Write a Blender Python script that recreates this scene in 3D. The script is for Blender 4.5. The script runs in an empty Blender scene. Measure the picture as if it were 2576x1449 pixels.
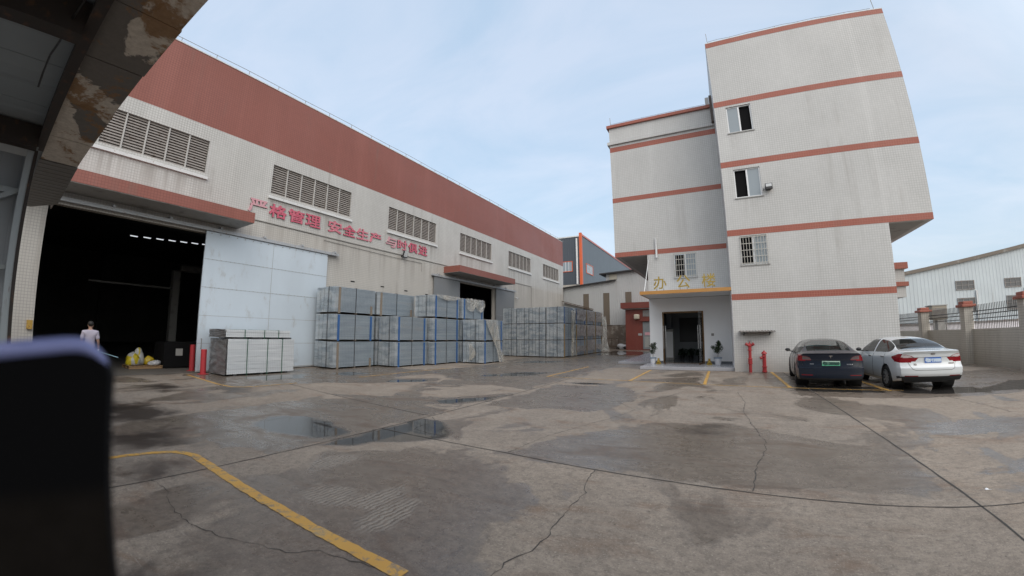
import bpy, bmesh, math, random
import numpy as np
from mathutils import Vector, Matrix, noise as mnoise
random.seed(7); rng = np.random.default_rng(7)
R = math.radians
SC = bpy.context.scene
COL = SC.collection

# ---------------------------------------------------------------- camera
# wide action-camera lens with barrel distortion (radial polynomial), eye height 1.70 m, world axes along the two buildings
cd = bpy.data.cameras.new("camera"); cam = bpy.data.objects.new("camera", cd); COL.objects.link(cam)
SC.camera = cam
cam.location = (0, 0, 1.70)
cam.rotation_euler = (R(90 + 6.7456), R(-0.1216), R(28.81))
cd.type = 'PANO'; cd.panorama_type = 'FISHEYE_LENS_POLYNOMIAL'
cd.sensor_width = 36.0; cd.sensor_fit = 'HORIZONTAL'
cd.fisheye_fov = R(175); cd.clip_start = 0.01; cd.clip_end = 3000
_F, _A, _B = 987.08, -0.178079, 0.0406492
_r = np.linspace(0.2, 22, 200); _u = _r / 36 * 2576 / _F
_th = _u * (1 + _A * _u**2 + _B * _u**4)
_M = np.stack([_r, _r**2, _r**3, _r**4], 1)
_c = np.linalg.lstsq(_M, _th, rcond=None)[0]
cd.fisheye_polynomial_k0 = 0.0
cd.fisheye_polynomial_k1 = -_c[0]; cd.fisheye_polynomial_k2 = -_c[1]
cd.fisheye_polynomial_k3 = -_c[2]; cd.fisheye_polynomial_k4 = -_c[3]
cd.dof.use_dof = True; cd.dof.focus_distance = 18.0
cd.lens = 50; cd.dof.aperture_fstop = 10.0

# ---------------------------------------------------------------- sky, sun, exposure
SUN_EL, SUN_AZ = 42.0, 135.0      # sun behind the camera: toward +X -Y
wd = bpy.data.worlds.new("World"); SC.world = wd; wd.use_nodes = True
nt = wd.node_tree; nt.nodes.clear(); N = nt.nodes.new; LK = nt.links.new
out = N('ShaderNodeOutputWorld'); add = N('ShaderNodeAddShader')
b1 = N('ShaderNodeBackground'); b2 = N('ShaderNodeBackground')
sky = N('ShaderNodeTexSky'); sky.sky_type = 'NISHITA'; sky.sun_disc = False
sky.sun_elevation = R(SUN_EL); sky.sun_rotation = R(SUN_AZ); sky.air_density = 1.6; sky.dust_density = 3.0
LK(sky.outputs[0], b1.inputs[0]); b1.inputs[1].default_value = 0.05
tc = N('ShaderNodeTexCoord')
sp = N('ShaderNodeSeparateXYZ'); LK(tc.outputs['Generated'], sp.inputs[0])
# project the directions on a high cloud plane so that the clouds flatten towards the horizon
mz = N('ShaderNodeMath'); mz.operation = 'MAXIMUM'; LK(sp.outputs[2], mz.inputs[0]); mz.inputs[1].default_value = 0.0
mz2 = N('ShaderNodeMath'); mz2.operation = 'ADD'; LK(mz.outputs[0], mz2.inputs[0]); mz2.inputs[1].default_value = 0.35
dv = N('ShaderNodeVectorMath'); dv.operation = 'DIVIDE'; LK(tc.outputs['Generated'], dv.inputs[0])
cx = N('ShaderNodeCombineXYZ')
for i in range(3): LK(mz2.outputs[0], cx.inputs[i])
LK(cx.outputs[0], dv.inputs[1])
mp = N('ShaderNodeMapping'); mp.inputs['Rotation'].default_value = (0, 0, R(-35)); mp.inputs['Scale'].default_value = (1.0, 1.9, 1.0)
mp.inputs['Location'].default_value = (2.3, 0.7, 0)
LK(dv.outputs[0], mp.inputs[0])
n1 = N('ShaderNodeTexNoise'); n1.inputs['Scale'].default_value = 1.7; n1.inputs['Detail'].default_value = 7; n1.inputs['Roughness'].default_value = 0.56; n1.inputs['Distortion'].default_value = 0.5
LK(mp.outputs[0], n1.inputs[0])
cr = N('ShaderNodeValToRGB'); e = cr.color_ramp.elements
e[0].position = 0.38; e[0].color = (0.54, 0.69, 0.87, 1); e[1].position = 0.62; e[1].color = (0.675, 0.775, 0.93, 1)
LK(n1.outputs[0], cr.inputs[0])
# a brighter overcast towards the veiled sun, behind the camera
sd = Vector((math.sin(R(SUN_AZ)) * math.cos(R(SUN_EL)), math.cos(R(SUN_AZ)) * math.cos(R(SUN_EL)), math.sin(R(SUN_EL))))
dt = N('ShaderNodeVectorMath'); dt.operation = 'DOT_PRODUCT'; LK(tc.outputs['Generated'], dt.inputs[0]); dt.inputs[1].default_value = sd
mr = N('ShaderNodeMapRange'); mr.inputs[1].default_value = 0.15; mr.inputs[2].default_value = 1.0; mr.inputs[3].default_value = 1.0; mr.inputs[4].default_value = 1.9
LK(dt.outputs['Value'], mr.inputs[0])
wm = N('ShaderNodeMapRange'); wm.inputs[1].default_value = 0.0; wm.inputs[2].default_value = 0.8; LK(dt.outputs['Value'], wm.inputs[0])
wx = N('ShaderNodeMix'); wx.data_type = 'RGBA'; LK(wm.outputs[0], wx.inputs[0]); LK(cr.outputs[0], wx.inputs[6]); wx.inputs[7].default_value = (0.80, 0.795, 0.79, 1)
mx = N('ShaderNodeVectorMath'); mx.operation = 'SCALE'; LK(wx.outputs[2], mx.inputs[0]); LK(mr.outputs[0], mx.inputs['Scale'])
LK(mx.outputs[0], b2.inputs[0]); b2.inputs[1].default_value = 0.82
LK(b1.outputs[0], add.inputs[0]); LK(b2.outputs[0], add.inputs[1]); LK(add.outputs[0], out.inputs[0])
sl = bpy.data.lights.new("sun", 'SUN'); sun = bpy.data.objects.new("sun", sl); COL.objects.link(sun)
sl.energy = 1.15; sl.angle = R(60); sl.color = (1.0, 0.975, 0.945)
sun.rotation_euler = sd.to_track_quat('Z', 'Y').to_euler(); sun.location = (20, -20, 40)
vs = SC.view_settings; vs.view_transform = 'Standard'; vs.look = 'None'; vs.gamma = 1.0; vs.exposure = 0.0; vs.use_curve_mapping = False
SC.render.engine = 'CYCLES'; SC.cycles.use_denoising = True; SC.cycles.denoising_prefilter = 'ACCURATE'; SC.cycles.max_bounces = 8; SC.cycles.transparent_max_bounces = 16
SC.cycles.caustics_reflective = False; SC.cycles.caustics_refractive = False

# ---------------------------------------------------------------- helpers
WL = {}                                     # world origin of every root
class MB:
    """collects faces and links them as ONE mesh object"""
    def __init__(s): s.v = []; s.f = []; s.m = []; s.k = 0
    def _a(s, vs, fs):
        b = len(s.v); s.v += [tuple(p) for p in vs]
        for f in fs: s.f.append([i + b for i in f]); s.m.append(s.k)
        return s
    def box(s, x0, x1, y0, y1, z0, z1):
        return s._a([(x, y, z) for z in (z0, z1) for y in (y0, y1) for x in (x0, x1)],
                    [(0, 2, 3, 1), (4, 5, 7, 6), (0, 1, 5, 4), (2, 6, 7, 3), (0, 4, 6, 2), (1, 3, 7, 5)])
    def quad(s, *p): return s._a(p, [tuple(range(len(p)))])
    def bar(s, p0, p1, w, h=None, up=(0, 0, 1)):
        h = h or w; p0, p1 = Vector(p0), Vector(p1); d = (p1 - p0).normalized(); u = Vector(up)
        if abs(d.dot(u)) > .98: u = Vector((1, 0, 0))
        a = d.cross(u).normalized() * w / 2; b = a.cross(d).normalized() * h / 2
        return s._a([p + i * a + j * b for p in (p0, p1) for i, j in ((-1, -1), (1, -1), (1, 1), (-1, 1))],
                    [(0, 1, 2, 3), (7, 6, 5, 4), (0, 4, 5, 1), (1, 5, 6, 2), (2, 6, 7, 3), (3, 7, 4, 0)])
    def cyl(s, p0, p1, r0, r1=None, n=14, cap=True):
        r1 = r0 if r1 is None else r1
        p0, p1 = Vector(p0), Vector(p1); d = (p1 - p0).normalized()
        u = Vector((0, 0, 1)) if abs(d.z) < .9 else Vector((1, 0, 0))
        a = d.cross(u).normalized(); b = d.cross(a)
        vs = [p + r * (math.cos(t) * a + math.sin(t) * b) for p, r in ((p0, r0), (p1, r1)) for t in (2 * math.pi * i / n for i in range(n))]
        fs = [(i, (i + 1) % n, n + (i + 1) % n, n + i) for i in range(n)]
        if cap: fs += [tuple(range(n - 1, -1, -1)), tuple(range(n, 2 * n))]
        return s._a(vs, fs)
    def tube(s, pts, r, n=8):
        pts = [Vector(p) for p in pts]; rs = r if isinstance(r, (list, tuple)) else [r] * len(pts)
        vs = []; prev = None
        for i, p in enumerate(pts):
            d = (pts[min(i + 1, len(pts) - 1)] - pts[max(i - 1, 0)]).normalized()
            if prev is None: prev = d.cross(Vector((0.3, 0.2, 1))).normalized()
            a = (prev - d * prev.dot(d)).normalized(); prev = a; b = d.cross(a)
            vs += [p + rs[i] * (math.cos(t) * a + math.sin(t) * b) for t in (2 * math.pi * k / n for k in range(n))]
        fs = [(i * n + k, i * n + (k + 1) % n, (i + 1) * n + (k + 1) % n, (i + 1) * n + k) for i in range(len(pts) - 1) for k in range(n)]
        fs += [tuple(range(n - 1, -1, -1)), tuple(range((len(pts) - 1) * n, len(pts) * n))]
        return s._a(vs, fs)
    def lathe(s, prof, c=(0, 0, 0), n=24, axis='z'):
        vs = []; fs = []
        for r, h in prof:
            for k in range(n):
                t = 2 * math.pi * k / n; a, b = r * math.cos(t), r * math.sin(t)
                p = (a, b, h) if axis == 'z' else (h, a, b)
                vs.append((p[0] + c[0], p[1] + c[1], p[2] + c[2]))
        for i in range(len(prof) - 1):
            for k in range(n): fs.append((i * n + k, i * n + (k + 1) % n, (i + 1) * n + (k + 1) % n, (i + 1) * n + k))
        return s._a(vs, fs)
    def prism(s, poly, a, b, axis='y'):
        n = len(poly)
        def P(q, t): return (q[0], t, q[1]) if axis == 'y' else ((t, q[0], q[1]) if axis == 'x' else (q[0], q[1], t))
        vs = [P(q, a) for q in poly] + [P(q, b) for q in poly]
        return s._a(vs, [tuple(range(n)), tuple(range(2 * n - 1, n - 1, -1))] + [(i, n + i, n + (i + 1) % n, (i + 1) % n) for i in range(n)])
    def grid(s, fn, nu, nv):
        vs = [fn(i / nu, j / nv) for i in range(nu + 1) for j in range(nv + 1)]
        return s._a(vs, [(i * (nv + 1) + j, (i + 1) * (nv + 1) + j, (i + 1) * (nv + 1) + j + 1, i * (nv + 1) + j + 1) for i in range(nu) for j in range(nv)])
    def ball(s, c, r, n=12, sq=(1, 1, 1)):
        return s.grid(lambda u, v: (c[0] + r * sq[0] * math.sin(math.pi * v) * math.cos(2 * math.pi * u), c[1] + r * sq[1] * math.sin(math.pi * v) * math.sin(2 * math.pi * u), c[2] + r * sq[2] * math.cos(math.pi * v)), n, max(6, n // 2))
    def ribbon(s, pts, w, z):
        L = [Vector((p[0], p[1], 0)) for p in pts]; A = []; Bq = []
        for i, p in enumerate(L):
            d = (L[min(i + 1, len(L) - 1)] - L[max(i - 1, 0)]).normalized(); nrm = Vector((-d.y, d.x, 0))
            ww = w[i] if isinstance(w, (list, tuple)) else w
            A.append((p + nrm * ww / 2 + Vector((0, 0, z)))); Bq.append((p - nrm * ww / 2 + Vector((0, 0, z))))
        n = len(L)
        return s._a(A + Bq, [(n + i, n + i + 1, i + 1, i) for i in range(n - 1)])
    def build(s, name, mat, parent=None, smooth=False, local=False, bevel=0):
        vs = s.v
        if parent is not None and not local:
            o = WL[parent.name]; vs = [(p[0] - o[0], p[1] - o[1], p[2] - o[2]) for p in vs]
        me = bpy.data.meshes.new(name); me.from_pydata(vs, [], s.f)
        mats = mat if isinstance(mat, (list, tuple)) else [mat]
        for m in mats: me.materials.append(m)
        if len(mats) > 1: me.polygons.foreach_set('material_index', s.m)
        bm = bmesh.new(); bm.from_mesh(me); bmesh.ops.recalc_face_normals(bm, faces=bm.faces); bm.to_mesh(me); bm.free()
        if smooth: me.polygons.foreach_set('use_smooth', [True] * len(me.polygons))
        me.update()
        o = bpy.data.objects.new(name, me); COL.objects.link(o)
        if parent is not None: o.parent = parent; WL[o.name] = WL[parent.name]
        else: WL[o.name] = (0, 0, 0)
        if bevel:
            b = o.modifiers.new('bevel', 'BEVEL'); b.width = bevel; b.segments = 2; b.limit_method = 'ANGLE'; b.angle_limit = R(40)
        return o
def thing(name, label, cat, loc=(0, 0, 0), rot=0.0, group=None):
    o = bpy.data.objects.new(name, None); COL.objects.link(o); o.empty_display_size = .2
    o.location = loc; o.rotation_euler = (0, 0, rot); o['label'] = label; o['category'] = cat
    if group: o['group'] = group
    WL[o.name] = tuple(loc); return o
def tag(o, label, cat, group=None):
    o['label'] = label; o['category'] = cat
    if group: o['group'] = group
    return o
def struct(o): o['kind'] = 'structure'; return o
def copy_tree(o, parent=None):
    c = o.copy(); COL.objects.link(c)
    if parent is not None: c.parent = parent
    WL[c.name] = WL.get(o.name, (0, 0, 0))
    for ch in list(o.children): copy_tree(ch, c)
    return c
def smoothed(me_obj, angle=35):
    me_obj.data.polygons.foreach_set('use_smooth', [True] * len(me_obj.data.polygons))
    me_obj.data.set_sharp_from_angle(angle=R(angle)); return me_obj

# text as mesh: upright in the XZ plane (facing -Y) or in YZ (facing +X)
def glyphs(txt, h, w=None, depth=.02, bold=.0, squeeze=None):
    cu = bpy.data.curves.new('txt', 'FONT'); cu.body = txt; cu.size = 1.0; cu.align_x = 'LEFT'
    cu.resolution_u = 3
    ob = bpy.data.objects.new('txt', cu); COL.objects.link(ob)
    dg = bpy.context.evaluated_depsgraph_get(); me = bpy.data.meshes.new_from_object(ob.evaluated_get(dg))
    V = np.array([v.co[:] for v in me.vertices]); F = [list(p.vertices) for p in me.polygons]
    bpy.data.objects.remove(ob); bpy.data.curves.remove(cu); bpy.data.meshes.remove(me)
    mn, mx_ = V.min(0), V.max(0); V = V[:, :2] - mn[:2]; S = mx_ - mn
    k = h / S[1]; V[:, 1] *= k; V[:, 0] *= (w / S[0] if w else k)
    # extrude
    n = len(V); m = MB(); edges = {}
    for f in F:
        for a, b in zip(f, f[1:] + f[:1]): edges[(a, b)] = edges.get((a, b), 0) + 1
    fs = F + [[n + i for i in reversed(f)] for f in F]
    fs += [[b, a, n + a, n + b] for (a, b) in edges if (b, a) not in edges]
    for q, (dx, dy) in enumerate(((0, 0),) if not bold else ((0, 0), (bold, bold), (-bold, bold), (bold, -bold), (-bold, -bold), (bold, 0), (-bold, 0), (0, bold), (0, -bold))):
        e_ = q * .0004 if depth > .01 else q * .0001
        m._a([(p[0] + dx, e_, p[1] + dy) for p in V] + [(p[0] + dx, depth, p[1] + dy) for p in V], fs)
    return m
def put(m, fn): m.v = [fn(p) for p in m.v]; return m

# ---------------------------------------------------------------- materials
def newmat(name):
    m = bpy.data.materials.new(name); m.use_nodes = True; t = m.node_tree
    return m, t, t.nodes['Principled BSDF']
def setp(b, **k):
    for n, v in k.items():
        n = n.replace('_', ' ')
        if n in b.inputs: b.inputs[n].default_value = v
def nd(t, typ, **k):
    n = t.nodes.new('ShaderNode' + typ)
    for a, v in k.items(): setattr(n, a, v)
    return n
def math_(t, op, a, b=None, c=None, clamp=False):
    n = nd(t, 'Math', operation=op); n.use_clamp = clamp
    for i, v in enumerate((a, b, c)):
        if v is None: continue
        if isinstance(v, (int, float)): n.inputs[i].default_value = v
        else: t.links.new(v, n.inputs[i])
    return n.outputs[0]
def mixc(t, fac, a, b, mode='MIX'):
    n = nd(t, 'Mix', data_type='RGBA', blend_type=mode)
    for i, v in ((0, fac), (6, a), (7, b)):
        if isinstance(v, (int, float)): n.inputs[i].default_value = v
        elif isinstance(v, (tuple, list)): n.inputs[i].default_value = (*v[:3], 1)
        else: t.links.new(v, n.inputs[i])
    return n.outputs[2]
def noise_(t, vec, scale, detail=4, rough=.55, dist=0):
    n = nd(t, 'TexNoise'); n.inputs['Scale'].default_value = scale; n.inputs['Detail'].default_value = detail
    n.inputs['Roughness'].default_value = rough; n.inputs['Distortion'].default_value = dist
    if vec is not None: t.links.new(vec, n.inputs['Vector'])
    return n.outputs[0]
def ramp(t, fac, a, b, lo=0.0, hi=1.0):
    n = nd(t, 'MapRange', interpolation_type='SMOOTHSTEP'); n.inputs[1].default_value = a; n.inputs[2].default_value = b
    n.inputs[3].default_value = lo; n.inputs[4].default_value = hi; t.links.new(fac, n.inputs[0]); return n.outputs[0]
def mapped(t, scale, src='pos'):
    g = nd(t, 'NewGeometry').outputs['Position'] if src == 'pos' else nd(t, 'TexCoord').outputs['Object']
    n = nd(t, 'Mapping'); n.inputs['Scale'].default_value = scale; t.links.new(g, n.inputs[0]); return n.outputs[0]
def bump(t, b, h, strength=.3, dist=.02):
    n = nd(t, 'Bump'); n.inputs['Strength'].default_value = strength; n.inputs['Distance'].default_value = dist
    t.links.new(h, n.inputs['Height']); t.links.new(n.outputs[0], b.inputs['Normal'])
def pm(name, col, rough=.6, metal=0.0, var=.12, scale=3.0, spec=.5, src='obj', dirt=None, bumpy=0, stretch=(1, 1, 1)):
    """plain surface with a little uneven colour and gloss; dirt=(colour, amount)"""
    m, t, b = newmat(name); setp(b, Metallic=metal, Specular_IOR_Level=spec)
    v = mapped(t, tuple(scale * s for s in stretch), src)
    n = noise_(t, v, 1.0, 5, .6)
    c = mixc(t, n, tuple(x * (1 - var) for x in col), tuple(min(1, x * (1 + var)) for x in col))
    if dirt:
        n2 = noise_(t, v, 2.3, 6, .65); c = mixc(t, ramp(t, n2, .62 - dirt[1] * .4, .75), c, dirt[0])
    t.links.new(c, b.inputs['Base Color'])
    t.links.new(math_(t, 'ADD', math_(t, 'MULTIPLY', n, .25), rough - .12, clamp=True), b.inputs['Roughness'])
    if bumpy: bump(t, b, n, bumpy, .01)
    return m
def tile_mat(name, col, grout, size=.1, gw=.12, stain=.35, beige=None, streak_z=None, grime=0.0):
    m, t, b = newmat(name)
    g = nd(t, 'NewGeometry'); pos = g.outputs['Position']
    ab = nd(t, 'VectorMath', operation='ABSOLUTE'); t.links.new(g.outputs['True Normal'], ab.inputs[0])
    na = nd(t, 'SeparateXYZ'); t.links.new(ab.outputs[0], na.inputs[0])
    sc = nd(t, 'VectorMath', operation='SCALE'); t.links.new(pos, sc.inputs[0]); sc.inputs['Scale'].default_value = 1 / size
    of = nd(t, 'VectorMath', operation='ADD'); t.links.new(sc.outputs[0], of.inputs[0]); of.inputs[1].default_value = (.37, .31, .5)
    fr = nd(t, 'VectorMath', operation='FRACTION'); t.links.new(of.outputs[0], fr.inputs[0])
    fs = nd(t, 'SeparateXYZ'); t.links.new(fr.outputs[0], fs.inputs[0])
    lines = None
    for i in range(3):
        l = math_(t, 'LESS_THAN', fs.outputs[i], gw); l = math_(t, 'MULTIPLY', l, math_(t, 'LESS_THAN', na.outputs[i], .5))
        lines = l if lines is None else math_(t, 'MAXIMUM', lines, l)
    fl = nd(t, 'VectorMath', operation='FLOOR'); t.links.new(of.outputs[0], fl.inputs[0])
    wn = nd(t, 'TexWhiteNoise'); t.links.new(fl.outputs[0], wn.inputs[0])
    c = mixc(t, wn.outputs[0], tuple(x * .965 for x in col), tuple(min(1, x * 1.03) for x in col))
    big = noise_(t, mapped(t, (.22, .22, .3)), 1.0, 5, .6)
    c = mixc(t, ramp(t, big, .3, .75, 0, .30), c, tuple(x * .80 for x in col))
    sx = nd(t, 'SeparateXYZ'); t.links.new(pos, sx.inputs[0])
    if beige: c = mixc(t, ramp(t, sx.outputs[2], beige[1] + .25, beige[1] - .25, 0, .75), c, beige[0])
    fd = noise_(t, mapped(t, (1.1, 1.1, .06)), 1.0, 3, .6); c = mixc(t, ramp(t, fd, .50, .72, 0, .28), c, tuple(min(1, x * 1.28 + .02) for x in col))
    fd2 = noise_(t, mapped(t, (.12, .12, .5)), 1.0, 4, .6); c = mixc(t, ramp(t, fd2, .45, .7, 0, .18), c, tuple(x * .72 for x in col))
    # rain streaks: fine vertical noise, patchy
    st = noise_(t, mapped(t, (2.6, 2.6, .10)), 1.0, 4, .6); pt = noise_(t, mapped(t, (.5, .5, .45)), 1.0, 3, .5)
    k = math_(t, 'MULTIPLY', ramp(t, st, .50, .78), ramp(t, pt, .42, .66))
    if streak_z:
        for (z1, z0, a0, a1, ax, mul) in streak_z:     # extra streaks under a sill
            zz = math_(t, 'MULTIPLY', ramp(t, sx.outputs[2], z0, z1), math_(t, 'LESS_THAN', sx.outputs[2], z1))
            aa = math_(t, 'MULTIPLY', ramp(t, sx.outputs[ax], a0 - .1, a0 + .1), ramp(t, sx.outputs[ax], a1 + .1, a1 - .1))
            k2 = math_(t, 'MULTIPLY', math_(t, 'MULTIPLY', zz, aa), ramp(t, st, .42, .66, 0, mul))
            k = math_(t, 'MAXIMUM', k, k2)
    c = mixc(t, math_(t, 'MULTIPLY', k, stain), c, (.16, .125, .10))
    if grime: c = mixc(t, ramp(t, sx.outputs[2], 1.0, 0.0, 0, grime), c, (.25, .2, .15))
    gl = noise_(t, mapped(t, (.8, .8, .5)), 1.0, 4, .6)
    c = mixc(t, math_(t, 'MULTIPLY', lines, ramp(t, gl, .3, .7, .45, 1.0)), c, grout)
    t.links.new(c, b.inputs['Base Color'])
    t.links.new(math_(t, 'ADD', math_(t, 'MULTIPLY', lines, .3), ramp(t, big, .3, .7, .3, .5)), b.inputs['Roughness'])
    setp(b, Specular_IOR_Level=.4)
    return m
def corrugated(name, col, pitch=.2, axis=0, rough=.45, metal=0.0, rust=.2, depth=.02, streak=.5):
    m, t, b = newmat(name)
    pos = nd(t, 'NewGeometry').outputs['Position']; s = nd(t, 'SeparateXYZ'); t.links.new(pos, s.inputs[0])
    ph = math_(t, 'FRACT', math_(t, 'DIVIDE', s.outputs[axis], pitch))
    rib = math_(t, 'MULTIPLY', ramp(t, ph, .02, .12), ramp(t, ph, .42, .30))
    st = noise_(t, mapped(t, (3.0, 3.0, .16)), 1.0, 5, .65)
    n = noise_(t, mapped(t, (.5, .5, .5)), 1.0, 5, .6)
    c = mixc(t, n, tuple(x * .82 for x in col), tuple(min(1, x * 1.1) for x in col))
    sh = noise_(t, mapped(t, (.9, .9, .02)), 1.0, 1, .5); c = mixc(t, ramp(t, sh, .4, .6, 0, .12), c, tuple(x * .7 for x in col))
    c = mixc(t, ramp(t, st, .55, .8, 0, rust), c, (.20, .13, .09))
    c = mixc(t, math_(t, 'MULTIPLY', ramp(t, ph, .0, .03, 1, 0), streak * .5), c, tuple(x * .45 for x in col))  # shade at the foot of each rib painted into the colour
    t.links.new(c, b.inputs['Base Color']); setp(b, Roughness=rough, Metallic=metal)
    bump(t, b, rib, 1.0, depth); return m
def glass_mat(name, tint, alpha, rough=.03):
    m, t, b = newmat(name); setp(b, Base_Color=(*tint, 1), Roughness=rough, Specular_IOR_Level=.6, Alpha=alpha); return m
def emis(name, col, s):
    m, t, b = newmat(name); setp(b, Base_Color=(.8, .8, .8, 1)); b.inputs['Emission Color'].default_value = (*col, 1); b.inputs['Emission Strength'].default_value = s; return m

WIN = [(1.45, 6.05), (8.95, 13.55), (16.43, 21.0), (23.9, 28.48), (31.5, 36.1), (39.2, 43.75)]
M = {}
M['tile_w'] = tile_mat('pale_wall_tile', (.51, .505, .485), (.31, .30, .285), .1, .17, .6, beige=((.455, .43, .39), 6.6),
                       streak_z=[(7.7, 6.2, a, b_, 1, .75) for a, b_ in WIN] + [(6.5, 4.2, 8.0, 45, 1, .5)])
M['tile_o'] = tile_mat('office_wall_tile', (.52, .52, .51), (.37, .37, .36), .1, .17, .28,
                       streak_z=[(10.93, 9.55, 1.0, 1.7, 0, .9), (7.73, 6.3, 1.05, 2.3, 0, .7), (4.6, 3.4, 1.0, 2.3, 0, .4), (15.7, 15.2, .6, 2.0, 0, .5)], grime=.35)
M['tile_red'] = tile_mat('red_wall_tile', (.258, .090, .068), (.175, .066, .052), .1, .14, .5)
M['tile_band'] = tile_mat('red_band_tile', (.30, .088, .060), (.40, .17, .125), .1, .12, .25)
M['tile_fence'] = tile_mat('boundary_wall_tile', (.50, .47, .42), (.28, .26, .225), .1, .16, .5, grime=.45)
M['tile_hut'] = tile_mat('hut_tile', (.20, .05, .036), (.12, .035, .028), .1, .12, .3)
M['soffit'] = pm('painted_soffit', (.36, .36, .35), .8, dirt=((.2, .19, .18), .25), scale=.8)
M['white_paint'] = pm('white_painted_wall', (.78, .80, .82), .6, var=.04, scale=1.2)
M['white_metal'] = pm('white_metal', (.62, .63, .63), .45, var=.1, scale=4, dirt=((.3, .25, .2), .15))
M['mullion'] = pm('pale_grey_metal', (.42, .41, .39), .5, var=.1)
M['louvre'] = pm('louvre_grey_brown', (.30, .275, .255), .55, var=.2, scale=2.5, dirt=((.12, .08, .06), .2))
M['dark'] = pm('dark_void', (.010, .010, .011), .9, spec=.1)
M['inside'] = pm('dim_hangar_lining', (.24, .24, .24), .9, var=.3, scale=.6)
M['hangar_floor'] = pm('hangar_concrete_floor', (.13, .12, .11), .6, var=.25, scale=.8)
M['galv'] = pm('galvanised_sheet', (.56, .635, .70), .45, .25, var=.1, scale=.9, dirt=((.46, .49, .51), .15), stretch=(1, 1, .45))
M['galv_seam'] = pm('seam_dark_metal', (.24, .235, .23), .6, .2, dirt=((.22, .1, .05), .3))
M['door_seam'] = pm('grey_door_seam', (.36, .375, .385), .55, .2, dirt=((.26, .16, .10), .25), scale=4)
M['galv_far'] = pm('dull_grey_sheet', (.23, .24, .25), .5, .3, var=.12, scale=.8)
M['rail'] = pm('door_rail_steel', (.42, .44, .46), .45, .4, dirt=((.25, .14, .08), .2), scale=5)
M['sign_red'] = pm('sign_red_paint', (.49, .095, .145), .55, var=.2, scale=5, dirt=((.58, .27, .31), .3))
M['sign_worn'] = pm('sign_worn_red_paint', (.52, .13, .18), .55, var=.25, scale=4, dirt=((.60, .36, .38), .5))
M['sign_faded'] = pm('sign_faded_pink_paint', (.54, .27, .31), .55, var=.25, scale=4, dirt=((.55, .42, .42), .45))
M['sign_edge'] = pm('sign_edge_grey', (.25, .16, .16), .6)
M['cable'] = pm('grey_conduit', (.26, .25, .235), .6)
M['black'] = pm('black_plastic', (.02, .02, .021), .45)
M['black_metal'] = pm('black_painted_steel', (.028, .028, .03), .5)
M['lamp_glass'] = glass_mat('floodlight_lens', (.55, .57, .58), 1.0, .15)
M['gold'] = pm('brass_letter', (.40, .28, .07), .30, .9, var=.12, scale=8)
M['gold_fascia'] = pm('ochre_fascia', (.42, .21, .055), .5, var=.1)
M['alu'] = pm('aluminium_frame', (.62, .63, .64), .4, .25, var=.05)
M['pane'] = glass_mat('frosted_window_pane', (.25, .29, .32), 1.0, .12)
M['pane_dark'] = pm('dark_window_opening', (.010, .010, .011), .8, spec=.05)
M['bars'] = pm('cream_window_bars', (.45, .44, .40), .5)
M['granite'] = pm('grey_granite_step', (.33, .335, .36), .25, var=.16, scale=30)
M['door_frame'] = pm('bronze_door_frame', (.12, .065, .022), .35, .5)
M['door_glass'] = glass_mat('clear_door_glass', (.05, .06, .06), .22, .02)
M['steel'] = pm('brushed_steel', (.62, .62, .62), .25, .9)
M['lobby_wall'] = pm('lobby_wall', (.30, .32, .34), .6, var=.05)
M['lobby_floor'] = pm('lobby_floor_tile', (.22, .24, .26), .08, var=.06)
M['hyd'] = pm('hydrant_red_paint', (.33, .032, .036), .4, var=.15, scale=6)
M['bollard'] = pm('bollard_red_paint', (.42, .035, .045), .5, var=.2, scale=4, dirt=((.25, .05, .05), .2))
M['leaf'] = pm('leaf_green', (.035, .065, .022), .5, var=.4, scale=9)
M['leaf_dark'] = pm('leaf_dark_green', (.03, .055, .03), .5, var=.4, scale=9)
M['stem'] = pm('plant_stem', (.10, .075, .05), .8)
M['soil'] = pm('potting_soil', (.03, .022, .016), .9)
M['pot'] = pm('white_glazed_pot', (.58, .60, .64), .35, var=.05)
M['pot_rim'] = pm('blue_grey_pot_rim', (.26, .32, .40), .35)
M['yellow'] = None
# ---------------------------------------------------------------- ground (one sheet to the horizon)
PUD = [  # standing water
 [(-7.3, 3.55), (-7.9, 4.3), (-7.4, 4.8), (-6.5, 4.7), (-5.60, 4.5), (-5.5, 4.1), (-5.7, 3.8)],
 [(-5.38, 3.55), (-5.42, 6.1), (-5.0, 6.1), (-4.26, 5.6), (-4.05, 5.2), (-4.5, 4.5), (-5.0, 3.9)],
 [(-6.6, 7.9), (-5.5, 9.6), (-5.5, 8.6), (-6.2, 7.6)],
 [(-14.9, 7.0), (-13.6, 7.2), (-13.5, 8.6), (-14.6, 9.4), (-15.3, 8.2)], [(-14.2, 10.2), (-13.0, 10.2), (-13.2, 11.6), (-14.4, 11.2)],
 [(-10.4, 9.6), (-9.4, 10.8), (-9.9, 11.4), (-10.8, 10.4)],
 [(6.4, 12.9), (8.4, 12.7), (10.0, 14.6), (8.8, 15.0), (7.4, 13.8)],
 [(-9.2, 13.2), (-7.4, 14.6), (-6.8, 16.6), (-8.4, 16.0)],
 [(-5.2, 13.2), (-4.2, 13.5), (-3.4, 13.2), (-4.3, 12.8)],
 [(-11.5, 21.0), (-9.6, 21.8), (-8.8, 23.6), (-11.2, 23.4)],
 [(-10.0, 31.0), (-6.0, 31.5), (-6.0, 38), (-10.0, 40)],
 [(2.0, 13.2), (4.3, 12.9), (4.6, 14.2), (2.2, 14.6)], [(4.6, 12.8), (6.9, 12.5), (7.0, 14.0), (4.8, 14.2)],
]
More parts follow.
